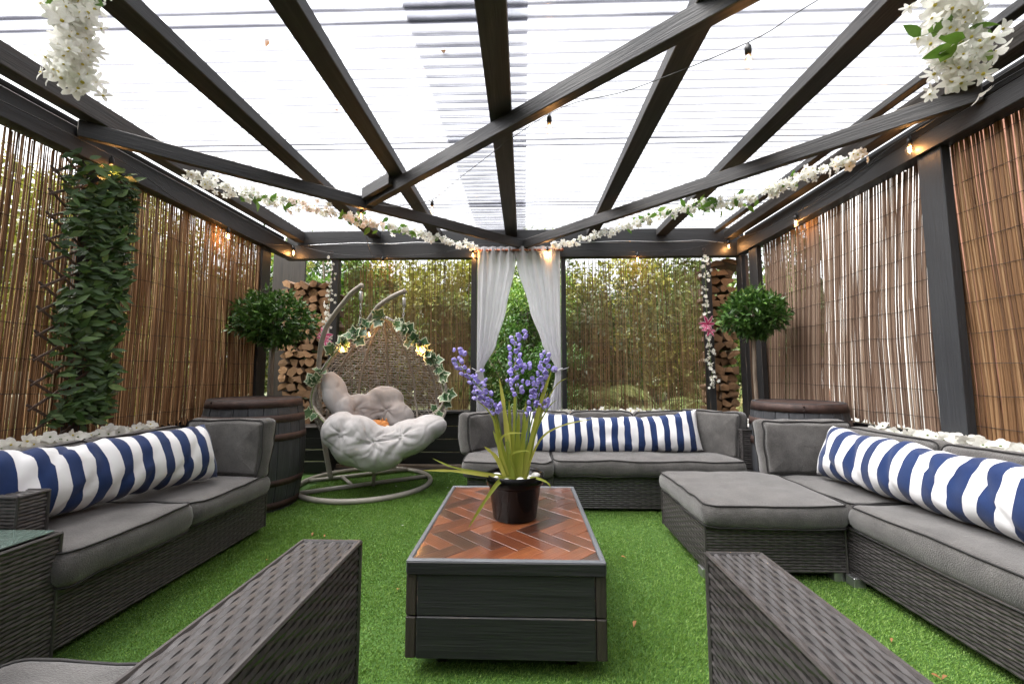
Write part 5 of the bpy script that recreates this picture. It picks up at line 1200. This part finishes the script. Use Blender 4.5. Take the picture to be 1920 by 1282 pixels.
def fern(label, x, y, h, L, nf, seed, group, name='tree_fern', a0=0., a1=2 * PI):
    rg = random.Random(seed); t = thing(name, label, 'fern', (x, y, -.03), group)
    m = MB(); m.tube([(x, y, -.03), (x, y, h)], [.09, .075], 8); m.build('trunk', M['trunk'], t, True)
    for k in range(nf):
        a = a0 + (a1 - a0) * k / nf + rg.uniform(-.15, .15); up = rg.uniform(.35, .75); l = L * rg.uniform(.8, 1.1); pts = []; P_ = []; D_ = []; Z_ = []
        for i in range(30):
            f = i / 29; r = l * (f - .12 * f ** 3); z = h + l * (up * f - .95 * up * f * f - .28 * f ** 3); pts.append(V((x + r * math.cos(a), y + r * math.sin(a), z)))
        m = MB(); m.tube(pts, [.009 * (1 - .85 * i / 29) for i in range(30)], 5)
        for i in range(3, 30):
            d = (pts[i] - pts[i - 1]).normalized(); s = V((-math.sin(a), math.cos(a), 0)); f = i / 29; q = l * .26 * math.sin(PI * min(1, f * .92 + .1)) ** .8
            for sg in (-1, 1):
                for off in (0, .5): P_.append(pts[i] - d * (l / 30 * off)); D_.append(s * sg + d * .35 + V((0, 0, -.3))); Z_.append(q)
        v, f = cloud(np.array(P_), np.array([list(q) for q in D_]), np.array(Z_), .16, .01, .12)
        b = len(m.v); m.add(v, f.tolist(), 1); m.build('frond', [M['vine'], M['f_fern']], t)
fg = 'tree ferns outside the reed screens'
fern('tree fern with arching fronds outside behind the curtain sofa screen', 1.0, 6.2, .75, 1.05, 13, 1, fg)
fern('tree fern outside nearer the lily string', 2.55, 6.0, .6, .95, 12, 2, fg)
fern('tree fern outside the nearest golden reed screen', -4.1, 2.3, .75, 1.1, 14, 3, fg)
fern('tree fern outside between the two golden reed screens', -3.9, 3.35, .55, .95, 12, 4, fg)
def grass_clump(label, x, y, n, h, mat, seed, wd=.016):
    rg = random.Random(seed); t = thing('grass_clump', label, 'ornamental grass', (x, y, -.03), 'ornamental grasses outside the screens'); m = MB()
    for k in range(n):
        a = rg.uniform(0, 6.28); l = h * rg.uniform(.6, 1.1); r = rg.uniform(.1, .55) * h; b = V((x + .08 * math.cos(a), y + .08 * math.sin(a), 0)); vs = []
        s = V((-math.sin(a), math.cos(a), 0))
        for i in range(6): f = i / 5; p = b + V((r * f * f * math.cos(a), r * f * f * math.sin(a), l * (f - .22 * f ** 3))); w_ = wd * (1 - f) ** .6 * .5; vs += [p - s * w_, p + s * w_]
        m.add(vs, [(2 * i, 2 * i + 1, 2 * i + 3, 2 * i + 2) for i in range(5)])
    o = m.build('blades', mat, t); o['kind'] = 'stuff'; return t
grass_clump('pale spiky grass outside behind the egg chair screen', -.95, 5.75, 110, 1.9, M['f_dry'], 1)
grass_clump('dry pale grass low outside the nearest golden reed screen', -3.6, 2.0, 200, 1.1, M['f_dry'], 2, .022)
grass_clump('dry pale grass low outside the golden reed screen by the bolster', -3.7, 3.0, 160, 1.0, M['f_dry'], 3, .022)
grass_clump('pale grass outside behind the lily string', 2.6, 5.6, 110, 1.2, M['f_dry'], 4)
# terraced pale stone outside the trellis side
t = thing('terrace_steps', 'pale stone garden terrace outside the nearest golden reed screen', 'terrace', (-5.2, 2.6, 0))
for k in range(4):
    z = .3 + k * .27; x = -4.3 - k * .55
    for j in range(9):
        mb = MB(); mb.box(x - .5, x + random.uniform(-.02, .02), .4 + j * .6, .985 + j * .6, 0 if k == 0 else z - .22, z + random.uniform(-.01, .01), .015); mb.build('stone', M['paving'], t)
# white house with gable
HX = 4.0
t = thing('white_house', 'white rendered house wall with lean-to gable beyond the reed screen', 'house', (5.5, 2.0, 0))
mb = MB(); mb.box(HX, 8, 4.0, 5.75, .5, 3.5, .01); mb.build('wall', M['render'], t)
mb = MB(); mb.box(HX + .04, 8, -4, 3.998, .5, 3.5, .01); mb.build('brick_wall', M['brick'], t)
mb = MB(); mb.add([(HX + .02, 5.752, .88), (HX + .02, 6.22, .88), (HX + .02, 6.22, 1.0), (HX + .02, 5.752, 1.22), (8, 5.752, .88), (8, 6.22, .88), (8, 6.22, 1.0), (8, 5.752, 1.22)], [(0, 1, 2, 3), (7, 6, 5, 4), (0, 4, 5, 1), (1, 5, 6, 2), (2, 6, 7, 3)]); mb.build('lean_to_wall', M['render'], t)
mb = MB(); mb.add([(HX - .05, 5.755, 1.25), (HX - .05, 6.32, .985), (8, 6.32, .985), (8, 5.755, 1.25), (HX - .05, 5.755, 1.29), (HX - .05, 6.34, 1.02), (8, 6.34, 1.02), (8, 5.755, 1.29)], [(0, 1, 2, 3), (7, 6, 5, 4), (0, 4, 5, 1), (1, 5, 6, 2)]); mb.build('lean_to_roof', M['slate'], t)
mb = MB(); mb.box(HX + .03, 8, -4, 6.2, -.03, .499, .005); mb.box(HX + .03, 8, 5.76, 6.2, .5, .88, .005); mb.build('mortar', M['mortar'], t)
bm_ = MB(); bm_.box(-.1075, .1075, -.012, .03, -.0325, .0325, .003); BR = bm_.mesh('brick', M['brick'])
k = 0
for r in range(4):
    for c in range(3):
        y = 5.60 + c * .225 + (r % 2) * .112; inst('brick', BR, MX(V((HX + .02, y, .60 + r * .075)), V((0, -1, 0)), V((1, 0, 0)), V((0, 0, 1))), t)
for (y, z) in ((2.3, 1.7), (.6, 1.7)):
    m = MB(); m.box(HX - .01, HX + .05, y - .5, y + .5, z - .6, z + .6, .01); wi = m.build('window', M['render'], t); m = MB(); m.box(HX - .02, HX - .012, y - .44, y + .44, z - .54, z + .54, .002); m.build('pane', M['glass'], wi)
# far trees closing the view; arc behind the camera added to cut sky light
n = 90000; a = RNG.uniform(0, 2 * PI, n); r = RNG.uniform(13, 19, n); hh = 3.9 + .5 * np.sin(a * 7) + .3 * np.sin(a * 17 + 1)
pos = np.stack([r * np.cos(a), 2 + r * np.sin(a), hh * RNG.random(n) ** .8], 1)
v, f = cloud(pos, sph(n) + np.array([0, 0, -.3]), RNG.uniform(.25, .5, n), .5, .06, .15)
tag(npobj('far_woodland', npmesh('far_woodland', v, f, M['f_mid'])), 'mixed green woodland closing the view far behind the garden', 'woodland', kind='stuff')
